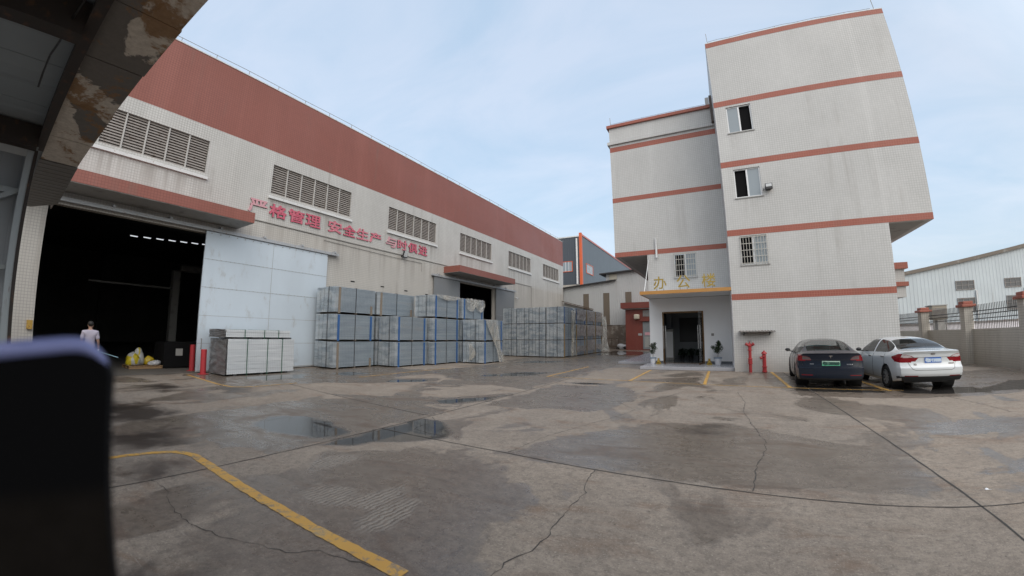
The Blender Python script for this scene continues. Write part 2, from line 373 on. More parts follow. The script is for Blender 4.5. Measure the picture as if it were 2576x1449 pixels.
DAMP = [  # dark soaked concrete
 [(-9.6, 6.9), (-8.4, 7.5), (-6.6, 8.6), (-5.4, 10.4), (-5.42, 8.2), (-6.6, 7.0)], [(-15.4, 6.8), (-12.4, 7.0), (-12.2, 11.2), (-14.6, 11.4)],
 [(-12.0, 8.2), (-10.6, 9.2), (-9.2, 11.2), (-9.8, 12.0), (-11.2, 10.6)],
 [(-8.9, 2.7), (-9.4, 5.2), (-8.2, 7.4), (-5.45, 7.2), (-5.42, 3.0), (-6.2, 2.6)],
 [(-4.15, 2.3), (-4.9, 3.6), (-3.9, 4.6), (-3.0, 4.2), (-1.95, 3.95), (-1.62, 3.6), (-1.75, 3.2), (-1.95, 2.75), (-1.5, 2.3), (-1.9, 1.2), (-3.2, 1.6)],
 [(-2.9, 4.9), (-2.4, 6.3), (-1.2, 7.8), (0.2, 8.2), (2.3, 6.8), (2.35, 5.0), (.4, 4.85)],
 [(-17.3, 5.8), (-12.2, 5.6), (-11.8, 8.5), (-11.0, 14.2), (-16, 14.2), (-17.3, 10)],
 [(-12, 14), (-9, 12), (-5.5, 11), (-5.5, 20), (-12, 22)], [(-13, 22), (-6, 20), (-4, 27), (-5, 42), (-14, 42)],
 [(-5.2, 8.0), (-2.6, 8.4), (-2.0, 10.2), (-2.6, 12.8), (-5.2, 12.6)],
 [(2.0, 12.2), (4.4, 11.9), (7.5, 12.2), (10.8, 14.5), (10.9, 18.8), (1.5, 18.9), (1.5, 14.5)],
 [(-3.2, 14.6), (-1.9, 15.8), (-0.7, 16.6), (-.7, 14.3)], [(3.1, 8.2), (3.2, 8.9), (4.6, 9.1), (6.0, 9.0), (6.0, 7.9), (4.9, 7.8), (3.4, 7.7)],
 [(-1.0, 1.0), (-.9, 2.2), (.4, 2.9), (1.6, 2.9), (2.3, 2.2), (2.4, .6)], [(3.0, 5.6), (4.4, 6.6), (6.4, 6.8), (6, 4.8)],
]
OIL = [  # dark oily stains
 [(-11.7, 2.4), (-10.5, 3.05), (-9.35, 3.05), (-8.75, 2.55), (-9.1, 1.9), (-11, 1.8)],
 [(-14.5, 3.6), (-14.7, 4.4), (-13.4, 4.6), (-12.8, 3.8)], [(-6.3, 1.4), (-6.2, 1.95), (-5.65, 1.98), (-5.4, 1.7), (-5.5, 1.42)],
 [(-8.3, 1.4), (-8.0, 2.5), (-6.8, 2.4), (-6.9, 1.4)], [(-0.6, 7.3), (-0.4, 8.1), (0, 7.9), (-.2, 7.2)], [(-12.9, 5.2), (-12.6, 6.0), (-11.3, 5.6), (-11.6, 5.0)],
 [(-3.5, .6), (-3.2, 1.25), (-2.2, 1.3), (-2.4, .5)],
]
MUD = [  # dried tyre-tread mud
 [(-2.98, 2.35), (-2.92, 3.0), (-2.7, 3.15), (-2.5, 2.45), (-2.7, 2.2)], [(-3.9, 2.4), (-4.0, 2.8), (-3.55, 2.9), (-3.3, 2.55)], [(-4.7, 3.0), (-4.7, 3.7), (-4.3, 3.7), (-4.3, 3.1)],
 [(-3.3, 2.7), (-3.2, 3.3), (-2.95, 3.1), (-3.0, 2.6)],
]
def sdf(P, poly):
    P = np.asarray(P); q = np.array(poly); d = np.full(len(P), 1e9); s = np.ones(len(P))
    for i in range(len(q)):
        a, b = q[i], q[(i + 1) % len(q)]; e = b - a; w = P - a
        tt = np.clip((w @ e) / (e @ e), 0, 1); d = np.minimum(d, ((w - tt[:, None] * e)**2).sum(1))
        c1 = P[:, 1] >= a[1]; c2 = P[:, 1] < b[1]; c3 = e[0] * w[:, 1] > e[1] * w[:, 0]
        flip = (c1 & c2 & c3) | (~c1 & ~c2 & ~c3); s = np.where(flip, -s, s)
    return -s * np.sqrt(d)          # positive inside
def ground():
    xs = np.concatenate([[-700, -300, -120, -60, -40, -30, -25], np.arange(-21, -8, .2), np.arange(-8, 3, .09), np.arange(3, 13, .2), [14, 18, 25, 40, 80, 200, 700]])
    ys = np.concatenate([[-200, -50, -15, -5, -2], np.arange(-.5, 8, .09), np.arange(8, 22, .18), np.arange(22, 46, .5), [50, 60, 80, 120, 250, 900]])
    X, Y = np.meshgrid(xs, ys, indexing='ij'); P = np.stack([X.ravel(), Y.ravel()], 1)
    nx, ny = len(xs), len(ys); i = np.arange(nx * ny).reshape(nx, ny)
    F = np.stack([i[:-1, :-1], i[1:, :-1], i[1:, 1:], i[:-1, 1:]], -1).reshape(-1, 4)
    me = bpy.data.meshes.new('ground'); me.from_pydata(np.c_[P, np.zeros(len(P))].tolist(), [], F.tolist())
    for nm, polys in (('puddle', PUD), ('damp', DAMP), ('oil', OIL), ('mud', MUD)):
        v = np.full(len(P), -3.0)
        for p in polys: v = np.maximum(v, sdf(P, p))
        at = me.attributes.new(nm, 'FLOAT', 'POINT'); at.data.foreach_set('value', np.clip(v, -3, 3).astype(np.float32))
    slab = np.where(P[:, 0] > 2.46, .75, np.where(P[:, 1] < 4.75, np.where(P[:, 0] < -5.4, .35, .45), np.where(P[:, 0] < -5.4, .3, .2)))
    at = me.attributes.new('slab', 'FLOAT', 'POINT'); at.data.foreach_set('value', slab.astype(np.float32))
    m, t, b = newmat('wet_worn_concrete'); me.materials.append(m)
    pos = nd(t, 'NewGeometry').outputs['Position']
    A = {k: nd(t, 'Attribute', attribute_name=k).outputs['Fac'] for k in ('puddle', 'damp', 'oil', 'mud', 'slab')}
    big = noise_(t, mapped(t, (.35, .35, 1)), 1.0, 6, .6, .6); mid = noise_(t, mapped(t, (1.3, 1.3, 1)), 1.0, 6, .62, .4)
    fine = noise_(t, mapped(t, (9, 9, 1)), 1.0, 5, .7); grit = noise_(t, mapped(t, (60, 60, 1)), 1.0, 2, .6)
    rs = noise_(t, mapped(t, (.8, 1.7, 1)), 1.0, 5, .62, 1.0)
    col = mixc(t, ramp(t, mid, .28, .72), (.150, .130, .110), (.250, .222, .190))
    col = mixc(t, ramp(t, big, .35, .65, 0, .5), col, (.190, .172, .155))
    col = mixc(t, A['slab'], mixc(t, .3, col, (.14, .13, .12)), mixc(t, .5, col, (.27, .225, .18)))
    col = mixc(t, ramp(t, rs, .50, .72, 0, .65), col, (.125, .078, .05))            # rusty brown tint
    col = mixc(t, ramp(t, fine, .40, .70, 0, .50), col, (.085, .076, .068))
    f2 = noise_(t, mapped(t, (24, 24, 1)), 1.0, 4, .7); col = mixc(t, ramp(t, f2, .50, .72, 0, .55), col, (.075, .067, .06)); col = mixc(t, ramp(t, f2, .46, .30, 0, .40), col, (.33, .30, .265))
    sc1 = nd(t, 'Mapping'); sc1.inputs['Rotation'].default_value = (0, 0, .5); sc1.inputs['Scale'].default_value = (3, 30, 1); t.links.new(pos, sc1.inputs[0]); scr = noise_(t, sc1.outputs[0], 1.0, 3, .6)
    col = mixc(t, math_(t, 'MULTIPLY', ramp(t, scr, .60, .72, 0, .6), ramp(t, mid, .45, .6)), col, (.32, .295, .27))
    pit = nd(t, 'TexVoronoi'); pit.inputs['Scale'].default_value = 9; t.links.new(pos, pit.inputs['Vector']); pwn = noise_(t, mapped(t, (2.5, 2.5, 1)), 1.0, 3, .6)
    col = mixc(t, math_(t, 'MULTIPLY', ramp(t, pit.outputs['Distance'], .12, .06), ramp(t, pwn, .52, .6, 0, .8)), col, (.045, .04, .036))
    col = mixc(t, ramp(t, grit, .60, .72, 0, .7), col, (.34, .315, .29))
    col = mixc(t, ramp(t, grit, .40, .30, 0, .6), col, (.05, .045, .04))
    gm = nd(t, 'VectorMath', operation='MULTIPLY'); t.links.new(col, gm.inputs[0]); gm.inputs[1].default_value = (1.24, 1.185, 1.125); col = gm.outputs[0]
    # dampness: polygons with ragged edges plus patchy moisture everywhere, stretched along the drainage
    e1 = math_(t, 'MULTIPLY', math_(t, 'SUBTRACT', mid, .5), 1.5)
    dm = ramp(t, math_(t, 'ADD', A['damp'], math_(t, 'MULTIPLY', e1, .7)), -.03, .07)
    far = noise_(t, mapped(t, (.55, .30, 1)), 1.0, 5, .6, .9)
    dm = math_(t, 'MAXIMUM', dm, ramp(t, far, .515, .575, 0, .9))
    dm = math_(t, 'MULTIPLY', dm, ramp(t, fine, .15, .6, .75, 1.0))
    e2 = math_(t, 'MULTIPLY', math_(t, 'SUBTRACT', mid, .5), .55)
    pu = ramp(t, math_(t, 'ADD', A['puddle'], e2), -.06, .12)
    ol = math_(t, 'MULTIPLY', ramp(t, math_(t, 'ADD', A['oil'], e1), -.25, .35), .9)
    mu = math_(t, 'MULTIPLY', ramp(t, math_(t, 'ADD', A['mud'], e2), -.05, .12), 1.0)
    wv = nd(t, 'TexWave', wave_type='BANDS'); wv.inputs['Scale'].default_value = 5.5; wv.inputs['Distortion'].default_value = 5; wv.inputs['Detail'].default_value = 2
    wv.inputs['Detail Scale'].default_value = 1.5; t.links.new(mapped(t, (1, 1.1, 1)), wv.inputs['Vector'])
    mu = math_(t, 'MULTIPLY', mu, ramp(t, math_(t, 'ADD', wv.outputs['Fac'], math_(t, 'MULTIPLY', fine, .6)), .6, 1.0))
    dm = math_(t, 'MULTIPLY', dm, math_(t, 'SUBTRACT', 1.0, mu))
    dark = mixc(t, 1.0, col, (.60, .585, .575), 'MULTIPLY')
    col = mixc(t, dm, col, dark)
    col = mixc(t, ol, col, (.028, .021, .017))
    col = mixc(t, math_(t, 'MULTIPLY', mu, ramp(t, f2, .35, .6, .15, .75)), col, (.24, .22, .195))
    col = mixc(t, pu, col, (.040, .037, .035))
    t.links.new(col, b.inputs['Base Color'])
    ro = math_(t, 'ADD', math_(t, 'MULTIPLY', fine, .2), .74)
    def mixf(f, a, v):
        n = nd(t, 'Mix', data_type='FLOAT'); t.links.new(f, n.inputs[0])
        for i, q in ((2, a), (3, v)):
            if isinstance(q, (int, float)): n.inputs[i].default_value = q
            else: t.links.new(q, n.inputs[i])
        return n.outputs[0]
    ro = mixf(dm, ro, ramp(t, rs, .35, .65, .18, .42)); ro = mixf(ol, ro, .38); ro = mixf(pu, ro, .03)
    t.links.new(ro, b.inputs['Roughness']); setp(b, Specular_IOR_Level=.5)
    bm_ = nd(t, 'Bump'); bm_.inputs['Distance'].default_value = .012
    t.links.new(mixf(pu, .35, 0.0), bm_.inputs['Strength'])
    t.links.new(math_(t, 'ADD', math_(t, 'MULTIPLY', fine, .7), math_(t, 'ADD', math_(t, 'MULTIPLY', grit, .3), math_(t, 'MULTIPLY', mu, .8))), bm_.inputs['Height'])
    t.links.new(bm_.outputs[0], b.inputs['Normal'])
    o = bpy.data.objects.new('ground', me); COL.objects.link(o); struct(o)
ground()
def jit(pts, step=.12, amp=.02):
    out = []
    for (a, b) in zip(pts[:-1], pts[1:]):
        n = max(1, int(math.dist(a, b) / step))
        for i in range(n):
            u = i / n; x = a[0] + (b[0] - a[0]) * u; y = a[1] + (b[1] - a[1]) * u
            out.append((x + amp * (random.random() - .5) * 2, y + amp * (random.random() - .5) * 2))
    out.append(pts[-1]); return out
mk_joint = pm('joint_filler', (.048, .043, .039), .8, src='pos')
jm = MB()
for pts in ([(2.46, 19.0), (2.46, .3)], [(-5.4, .3), (-5.4, 20.0), (-5.3, 42)], [(-5.4, 5.0), (-2.8, 4.95), (-1.4, 4.82), (2.46, 4.58), (13, 4.3)], [(-12.3, 7.3), (-8.6, 6.75), (-5.4, 6.35)],
            [(-17.5, 1.1), (-17.5, 7.2)]):
    p = jit(pts, .25, .006); jm.ribbon(p, [.016 + .012 * random.random() for _ in p], .004)
struct(jm.build('concrete_joint', mk_joint))
cm = MB()
for pts, w in (([(-1.47, 4.82), (-1.43, 4.29), (-1.34, 4.09), (-1.37, 3.53), (-1.33, 3.08), (-1.34, 2.78), (-1.44, 2.51), (-1.44, 2.0)], .014),
               ([(-5.44, 1.5), (-5.07, 1.54), (-4.46, 1.4), (-3.97, 1.4), (-3.52, 1.49), (-3.2, 1.6), (-2.9, 1.7), (-2.74, 1.87), (-2.43, 1.93), (-2.16, 1.99)], .011),
               ([(.43, 12.54), (.54, 10.69), (.44, 9.62), (.53, 8.08), (.64, 6.98), (.58, 6.41), (.39, 5.55), (.36, 5.12), (.31, 4.75)], .016),
               ([(-.97, 12.59), (-1.43, 10.91), (-2.01, 10.21), (-2.43, 9.98), (-2.83, 9.88), (-4.02, 10.22)], .02), ([(-2.41, 9.9), (-1.82, 9.02), (-2.0, 8.15), (-2.33, 7.23), (-2.68, 6.11), (-2.81, 5.0)], .014),
               ([(5.48, 12.04), (5.65, 10.61), (5.66, 9.6), (6.2, 9.2)], .018), ([(2.46, 7.69), (3.34, 7.6), (4.01, 7.7), (4.84, 7.76), (6, 7.7)], .008),
               ([(-5.3, 6.3), (-4.9, 5.9), (-5.0, 5.6), (-4.9, 5.3), (-4.1, 5.2)], .018)):
    p = jit(pts, .07, .018); cm.ribbon(p, [w * .8 * (.2 + 1.0 * random.random()) for _ in p], .003)
struct(cm.build('ground_crack', mk_joint))
# worn yellow paint
m, t, b = newmat('worn_yellow_paint'); v = mapped(t, (8, 8, 8)); n = noise_(t, v, 1, 9, .72, .4); n2 = noise_(t, v, .35, 4, .6)
c = mixc(t, n2, (.47, .245, .04), (.56, .34, .08)); c = mixc(t, ramp(t, n, .50, .60, 0, .85), c, (.20, .165, .125)); c = mixc(t, ramp(t, n2, .55, .72, 0, .6), c, (.34, .27, .16))
t.links.new(c, b.inputs['Base Color']); setp(b, Roughness=.55); M['line'] = m
ym = MB()
def line(pts, w, z=.005, step=.08):
    p = jit(pts, step, .006); ym.ribbon(p, [w * (.92 + .16 * random.random()) for _ in p], z)
line([(-6.63, .2), (-6.64, 1.55), (-6.58, 1.85), (-6.45, 2.08), (-6.28, 2.18), (-6.1, 2.22), (-5.5, 2.19), (-4.5, 2.13), (-1.97, 2.02)], .115)
line([(-17.05, 5.9), (-13.56, 5.62), (-12.75, 5.66), (-12.45, 5.9), (-12.36, 6.3), (-12.3, 7.6)], .09); line([(-12.3, 10.2), (-12.35, 13.0), (-12.23, 15.8)], .08)
line([(-6.5, 14.75), (-6.45, 20.1)], .1); line([(-6.5, 14.75), (-3.4, 14.5), (-.4, 14.1), (2.0, 13.85), (4.34, 13.5), (4.9, 13.45)], .065)
for x in (-3.09, -.52, 2.0, 4.45): line([(x, 14.4 - .11 * (x + 3)), (x + .03, 19.05)], .11, .009)
line([(-11, 26), (-8.5, 28)], .1); line([(-7.6, 31), (-6.2, 32.2)], .1)
line([(4.5, 13.3), (4.47, 15.2)], .11, .013)
struct(ym.build('road_marking', M['line']))

# ---------------------------------------------------------------- warehouse on the left (wall plane X=-17.7, runs along Y)
WX = -17.7
def wall_sheet(mb, axis, t0, t1, us, vs, holes):
    """wall with rectangular openings; axis 'x': plane X, u=Y; axis 'y': plane Y, u=X"""
    us = sorted(set(us) | {h[0] for h in holes} | {h[1] for h in holes}); vs = sorted(set(vs) | {h[2] for h in holes} | {h[3] for h in holes})
    def P(u, v, t_): return (t_, u, v) if axis == 'x' else (u, t_, v)
    def hole(i, j):
        if i < 0 or j < 0 or i >= len(us) - 1 or j >= len(vs) - 1: return True
        uc, vc = (us[i] + us[i + 1]) / 2, (vs[j] + vs[j + 1]) / 2
        return any(h[0] < uc < h[1] and h[2] < vc < h[3] for h in holes)
    for i in range(len(us) - 1):
        for j in range(len(vs) - 1):
            if hole(i, j): continue
            a, b_, c_, d = us[i], us[i + 1], vs[j], vs[j + 1]
            for t_ in (t0, t1): mb.quad(P(a, c_, t_), P(b_, c_, t_), P(b_, d, t_), P(a, d, t_))
            if hole(i - 1, j): mb.quad(P(a, c_, t0), P(a, c_, t1), P(a, d, t1), P(a, d, t0))
            if hole(i + 1, j): mb.quad(P(b_, c_, t0), P(b_, c_, t1), P(b_, d, t1), P(b_, d, t0))
            if hole(i, j - 1): mb.quad(P(a, c_, t0), P(b_, c_, t0), P(b_, c_, t1), P(a, c_, t1))
            if hole(i, j + 1): mb.quad(P(a, d, t0), P(b_, d, t0), P(b_, d, t1), P(a, d, t1))
wh = thing('warehouse', 'long tiled warehouse with red parapet, louvre windows and open sliding doors', 'warehouse', (WX, 20, 0))
holes = [(a, b_, 8.04, 9.46) for a, b_ in WIN] + [(1.13, 6.95, -.1, 5.6), (23.6, 29.05, -.1, 5.62)]
w = MB(); wall_sheet(w, 'x', WX, WX - .3, [-8, 45.24], [0, 10.09], holes)
w.box(WX - 40, WX - .3, 44.94, 45.24, 0, 10.09); w.build('wall', M['tile_w'], wh)
w = MB(); w.box(WX - .3, WX, -8, 45.24, 10.09, 13.2); w.box(WX - 40, WX - .3, 44.94, 45.24, 10.09, 13.2); w.box(WX - .5, WX - .3, 45.24, 45.6, 10.3, 12.2); w.build('parapet', M['tile_red'], wh)
w = MB(); w.box(WX - .32, WX + .02, -8, 45.26, 13.2, 13.25); w.build('coping', M['white_metal'], wh)
w = MB()
for y in np.arange(-7.8, 45.2, 1.5): w.bar((WX - .1, y, 13.25), (WX - .1, y, 13.5), .02)
for y in np.arange(-8, 45, 1.5): w.bar((WX - .1, y, 13.49 + .02 * math.sin(y * 3)), (WX - .1, y + 1.5, 13.49 + .02 * math.sin((y + 1.5) * 3)), .018)
w.build('lightning_wire', M['cable'], wh)
# louvre windows: slats, five mullions, white sill
lv = MB()
for k in range(13):
    z = 8.06 + k * .1085; lv.quad((WX - .05, 0, z), (WX - .05, 4.58, z), (WX - .12, 4.58, z + .092), (WX - .12, 0, z + .092)); lv.quad((WX - .05, 0, z), (WX - .05, 4.58, z), (WX - .08, 4.58, z - .01), (WX - .08, 0, z - .01))
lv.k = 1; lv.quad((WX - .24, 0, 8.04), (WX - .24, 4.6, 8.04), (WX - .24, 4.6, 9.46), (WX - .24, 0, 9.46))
proto = None
for (a, b_) in WIN:
    if proto is None:
        lo = MB(); lo.v = [(p[0] - WX, p[1], p[2]) for p in lv.v]; lo.f = lv.f; lo.m = lv.m
        proto = lo.build('louvre_window', [M['louvre'], M['dark']], wh, local=True)
        for k in range(1, 6): q = MB(); q.box(-.09, -.03, k * 4.59 / 6 - .028, k * 4.59 / 6 + .028, 8.04, 9.46); q.build('mullion', M['mullion'], proto, local=True)
        q = MB(); q.box(.002, .10, -.1, 4.70, 7.78, 7.90); q.build('sill', M['white_metal'], proto, local=True)
        o = proto
    else:
        o = copy_tree(proto, wh)
    o.location = (0, a - 20, 0)
def canopy(y0, y1, z0, z1, p):
    f = MB(); f.box(WX + .003, WX + p, y0, y1, z0 + .02, z1); o = f.build('door_canopy', M['tile_red'], wh)
    s = MB(); s.box(WX + .003, WX + p - .02, y0 + .02, y1 - .02, z0, z0 + .02); s.build('soffit', M['soffit'], o); return o
canopy(-.6, 7.64, 6.03, 6.48, 1.5); canopy(22.0, 30.1, 6.05, 6.52, 1.45)
# sliding doors on their rails
def slide_door(y0, y1, z1, mat_, nseam, seams_z, x0=WX + .10, handle=None):
    d = MB(); d.box(x0, x0 + .07, y0, y1, .04, z1); o = d.build('sliding_door', mat_, wh)
    s = MB()
    for z in seams_z: s.box(x0 + .07, x0 + .075, y0, y1, z - .007, z + .007)
    for k in range(1, nseam): y = y0 + (y1 - y0) * k / nseam; s.box(x0 + .07, x0 + .0765, y - .007, y + .007, .04, z1)
    for z in seams_z[:2]:
        for y in np.arange(y0 + .15, y1, .18): s.box(x0 + .075, x0 + .09, y - .014, y + .014, z - .014, z + .014)
    for y in np.arange(y0 + .2, y1, .35): s.box(x0 + .07, x0 + .085, y - .02, y + .02, z1 - .09, z1 - .05)
    s.box(x0 + .07, x0 + .08, y0, y1, .04, .10)
    s.build('seam', M['door_seam'], o)
    if handle:
        h = MB(); y = handle; h.tube([(x0 + .07, y, .95), (x0 + .13, y, .97), (x0 + .13, y, 1.33), (x0 + .07, y, 1.35)], .014); h.build('handle', M['galv_seam'], o)
    return o
slide_door(6.36, 12.2, 5.66, M['galv'], 2, [4.53, 3.39, 2.26, 1.16], handle=6.5)
slide_door(20.8, 23.78, 5.66, M['galv_far'], 1, [3.4]); slide_door(29.05, 32.3, 5.66, M['galv_far'], 1, [3.4])
for (a, b_) in ((.6, 12.85), (20.6, 32.6)):
    r_ = MB(); r_.box(WX + .02, WX + .22, a, b_, 5.70, 5.82); r_.box(WX + .2, WX + .24, a, b_, 5.68, 5.74)
    for y in np.arange(a + .6, b_, 1.9): r_.box(WX + .003, WX + .26, y - .05, y + .05, 5.82, 5.90)
    r_.build('door_rail', M['rail'], wh)
c_ = MB(); c_.tube([(WX + .03, 7.7, 6.62), (WX + .03, 14, 6.61), (WX + .03, 22.4, 6.64)], .025, 6); c_.build('conduit', M['cable'], wh); c_ = MB(); c_.tube([(WX + .03, 30.3, 6.6), (WX + .03, 36.2, 6.6), (WX + .03, 36.2, .2)], .022, 6); c_.build('conduit', M['cable'], wh); c_ = MB(); c_.tube([(WX + .03, 12, 6.42), (WX + .035, 17, 6.36), (WX + .03, 19.6, 6.4), (WX + .03, 19.6, 5.85)], .014, 6)
c_.build('conduit', M['cable'], wh)
for y, z in ((14.0, 4.5), (16.2, 4.45), (18.2, 4.4), (20.2, 4.35), (14.8, 2.9)):
    q = MB(); q.box(WX + .002, WX + .012, y - .14, y + .14, z - .03, z + .03); q.build('vent_slot', M['dark'], wh)
q = MB(); q.box(WX + .002, WX + .1, .92, 1.10, 1.5, 1.78); q.build('switch_box', pm('rusty_yellow_box', (.42, .26, .05), .6, dirt=((.1, .05, .03), .3), scale=8), wh)
# slogan letters
SL = '严格管理安全生产与时俱进'
YS = [8.0, 8.98, 9.93, 10.87, 12.2, 13.15, 14.08, 15.04, 16.32, 17.27, 18.25, 19.25]
for i, ch in enumerate(SL):
    mt = {0: 'sign_faded', 4: 'sign_worn', 6: 'sign_worn', 7: 'sign_worn', 8: 'sign_faded', 9: 'sign_worn'}.get(i, 'sign_red')
    g_ = glyphs(ch, .60, .83, .05, .016)
    y0 = YS[i]; put(g_, lambda p: (WX + .055 - p[1], y0 + p[0], 6.95 + p[2]))
    o = g_.build('sign_character', M[mt], wh); 
# inside of the hall
hl = MB(); X0, X1 = WX - .31, WX - 40
hl.quad((X0, -8, .0), (X0, 45, 0), (X0, 45, 0), (X0, -8, 0)) if False else None
hl.quad((X1, -7.9, 0), (X1, 44.9, 0), (X1, 44.9, 10), (X1, -7.9, 10)); hl.quad((X0, -7.9, 0), (X1, -7.9, 0), (X1, -7.9, 10), (X0, -7.9, 10)); hl.quad((X0, 44.9, 0), (X1, 44.9, 0), (X1, 44.9, 10), (X0, 44.9, 10))
hl.quad((X0, -7.9, 9.95), (X1, -7.9, 9.95), (X1, 44.9, 9.95), (X0, 44.9, 9.95))
for y in np.arange(2.5, 45, 7.5): hl.box(X1 + .01, X1 + .4, y - .25, y + .25, 0, 9.9)
hl.build('hall_lining', M['inside'], wh)
q = MB(); q.box(X1, WX - .02, -7.9, 44.9, .004, .010); struct(q.build('floor', M['hangar_floor']))
TUBE = emis('lit_tube', (.9, .95, 1.0), .8)
tl = thing('tube_light', 'lit fluorescent tube in the row under the dark hall ceiling', 'light', (-40, 8.8, 9.05), group='lit tubes under the hall ceiling')
q = MB(); q.box(-.05, .05, -.27, .27, 0, .06); q.build('tube', TUBE, tl, local=True); q = MB(); q.box(-.1, .1, -.3, .3, .06, .12); q.build('housing', M['white_metal'], tl, local=True)
for k in range(1, 8):
    o = copy_tree(tl); o.location = (-40, 8.8 + k * 1.0 - (.04 * k * k * .2), 9.05 + .055 * k)
for k, (y, z) in enumerate(((31.3, 7.0), (33.0, 7.05))):
    o = copy_tree(tl); o.location = (-27, y, z); o['label'] = 'lit fluorescent tube seen through the smaller far doorway'; o['group'] = 'lit tubes behind the far doorway'
pf = thing('steel_portal', 'pale steel portal frame standing in the dark hall behind the big doorway', 'frame', (-28, 9, 0))
q = MB(); q.box(-28.2, -27.8, 8.45, 8.85, 0, 5.2); q.build('post', M['soffit'], pf); q = MB(); q.box(-28.2, -27.8, 8.85, 12.2, 5.2, 5.55); q.build('beam', M['soffit'], pf)
q = MB(); q.box(-28.2, -27.8, 12.2, 12.6, 0, 5.55); q.build('post', M['soffit'], pf); q = MB(); q.box(-28.15, -27.85, 4.2, 8.45, 4.05, 4.15); q.build('crane_rail', M['inside'], pf)
bb = thing('machine_cabinet', 'black machine cabinet with a paper notice beside the sliding door', 'cabinet', (-20.2, 7.0, 0))
q = MB(); q.box(-21.4, -20.0, 5.95, 8.2, .06, 1.05); q.build('body', M['dark'], bb, bevel=.02); q = MB(); q.box(-19.997, -19.99, 6.4, 6.68, .55, .85); q.build('notice', M['soffit'], bb)
q = MB(); q.box(-21.35, -20.05, 6.0, 8.15, 1.05, 1.12); q.build('lid', M['dark'], bb); q = MB(); q.box(-21.3, -20.1, 6.05, 8.1, .0, .06); q.build('base', M['black'], bb)
# lamps on the long wall
def floodlight(name_lab, loc, face):
    t_ = thing('floodlight', name_lab, 'floodlight', loc)
    s = face
    if s == 'x':
        q = MB(); q.bar((0, -.12, -.05), (.16, -.12, -.02), .03); q.bar((0, .12, -.05), (.16, .12, -.02), .03); q.box(0, .03, -.15, .15, -.1, 0); q.build('bracket', M['black_metal'], t_, local=True)
        q = MB(); q.bar((.17, 0, -.16), (.30, 0, .26), .36, .10, up=(1, 0, 0)); o = q.build('housing', M['black_metal'], t_, local=True, bevel=.01)
        q = MB(); q.bar((.245, .0, -.12), (.355, 0, .23), .29, .015, up=(1, 0, 0)); q.build('lens', M['lamp_glass'], t_, local=True)
    else:
        q = MB(); q.box(-.03, .03, -.22, 0, -.05, -.02); q.box(-.1, .1, -.03, 0, -.12, -.02); q.tube([(-.17, 0, .0), (-.22, -.02, -.1), (-.14, -.15, -.08)], .01, 6); q.build('bracket', M['black_metal'], t_, local=True)
        q = MB(); q.box(-.15, .15, -.27, -.14, -.14, .13); q.build('housing', M['black_metal'], t_, local=True, bevel=.015)
        q = MB(); q.box(-.12, .12, -.28, -.271, -.03, .10); q.build('lens', M['lamp_glass'], t_, local=True)
    return t_
floodlight('black floodlight tilted up on the long wall below the red slogan', (WX, 17.8, 6.62), 'x')
floodlight('black floodlight beside the middle window of the tall block', (2.47, 19.1, 8.05), 'y')
cc = thing('security_camera', 'small white security camera beside the far sliding door', 'camera', (WX, 32.7, 5.14))
q = MB(); q.bar((0, 0, 0), (.2, 0, .0), .03); q.build('arm', M['white_metal'], cc, local=True); q = MB(); q.bar((.2, -.1, .03), (.2, .3, -.03), .09); q.build('housing', M['white_metal'], cc, local=True); q = MB(); q.cyl((.22, .30, .0), (.22, .36, -.02), .05); q.build('lens', M['black'], cc, local=True)
# ---------------------------------------------------------------- office building on the right (front plane Y=19.1)
ob = thing('office_building', 'pale tiled office block with red bands and a lower entrance wing', 'office building', (.58, 21.7, 0))
FX0, FX1, FX2, FY, WY = .58, 6.95, 8.69, 19.1, 21.7
wins = [(1.09, 2.18, 10.95, 12.29, 1), (1.09, 2.21, 7.74, 9.11, 0), (1.08, 2.20, 4.66, 5.95, 0)]
w = MB(); wall_sheet(w, 'y', FY, FY + .25, [FX0, FX1], [0, 6.0, 16.05], [(a, b_, c_, d) for a, b_, c_, d, _ in wins])
wall_sheet(w, 'y', FY, FY + .25, [FX1, FX2], [6.0, 16.05], [])
w.box(FX0, FX0 + .25, FY + .25, 33, 0, 16.05); w.box(FX1 - .25, FX1, FY + .25, 33, 0, 6.0); w.box(FX2 - .25, FX2, FY + .25, 24.0, 6.0, 16.05); w.box(FX0 + .25, FX2 - .25, 23.75, 24.0, 6.0, 16.0)
w.build('main_wall', M['tile_o'], ob)
w = MB(); w.box(FX1, FX2 - .25, FY + .25, 23.75, 6.0, 6.06); w.build('overhang_soffit', M['soffit'], ob)
w = MB(); w.box(FX0 + .25, FX2 - .25, FY + .25, 23.75, 15.2, 15.3); w.build('roof', M['soffit'], ob)
def band(x0, x1, z0, z1, y=FY, side=None, sx=None):
    q = MB(); q.box(x0 - .004, x1 + .004, y - .006, y, z0, z1)
    if side: q.box(sx[0], sx[1], y, side, z0, z1)
    return q.build('red_band', M['tile_band'], ob)
for z0, z1, x1 in ((15.79, 16.05, FX2), (12.39, 12.67, FX2), (9.26, 9.54, FX2), (6.0, 6.28, FX2), (3.12, 3.39, FX1)):
    band(FX0, x1, z0, z1, FY, 24.0, (x1, x1 + .006))
q = MB(); q.box(FX0 - .01, FX2 + .01, FY - .012, FY + .26, 16.05, 16.09); q.box(FX2 - .26, FX2 + .01, FY + .26, 24.0, 16.05, 16.09); q.box(FX0 - .01, FX0 + .26, FY + .26, 24, 16.05, 16.09); q.build('coping', M['white_metal'], ob)
q = MB(); xs = np.arange(FX0 + .15, FX2, 1.05)
for x in xs: q.bar((x, FY + .12, 16.09), (x, FY + .12, 16.24), .016)
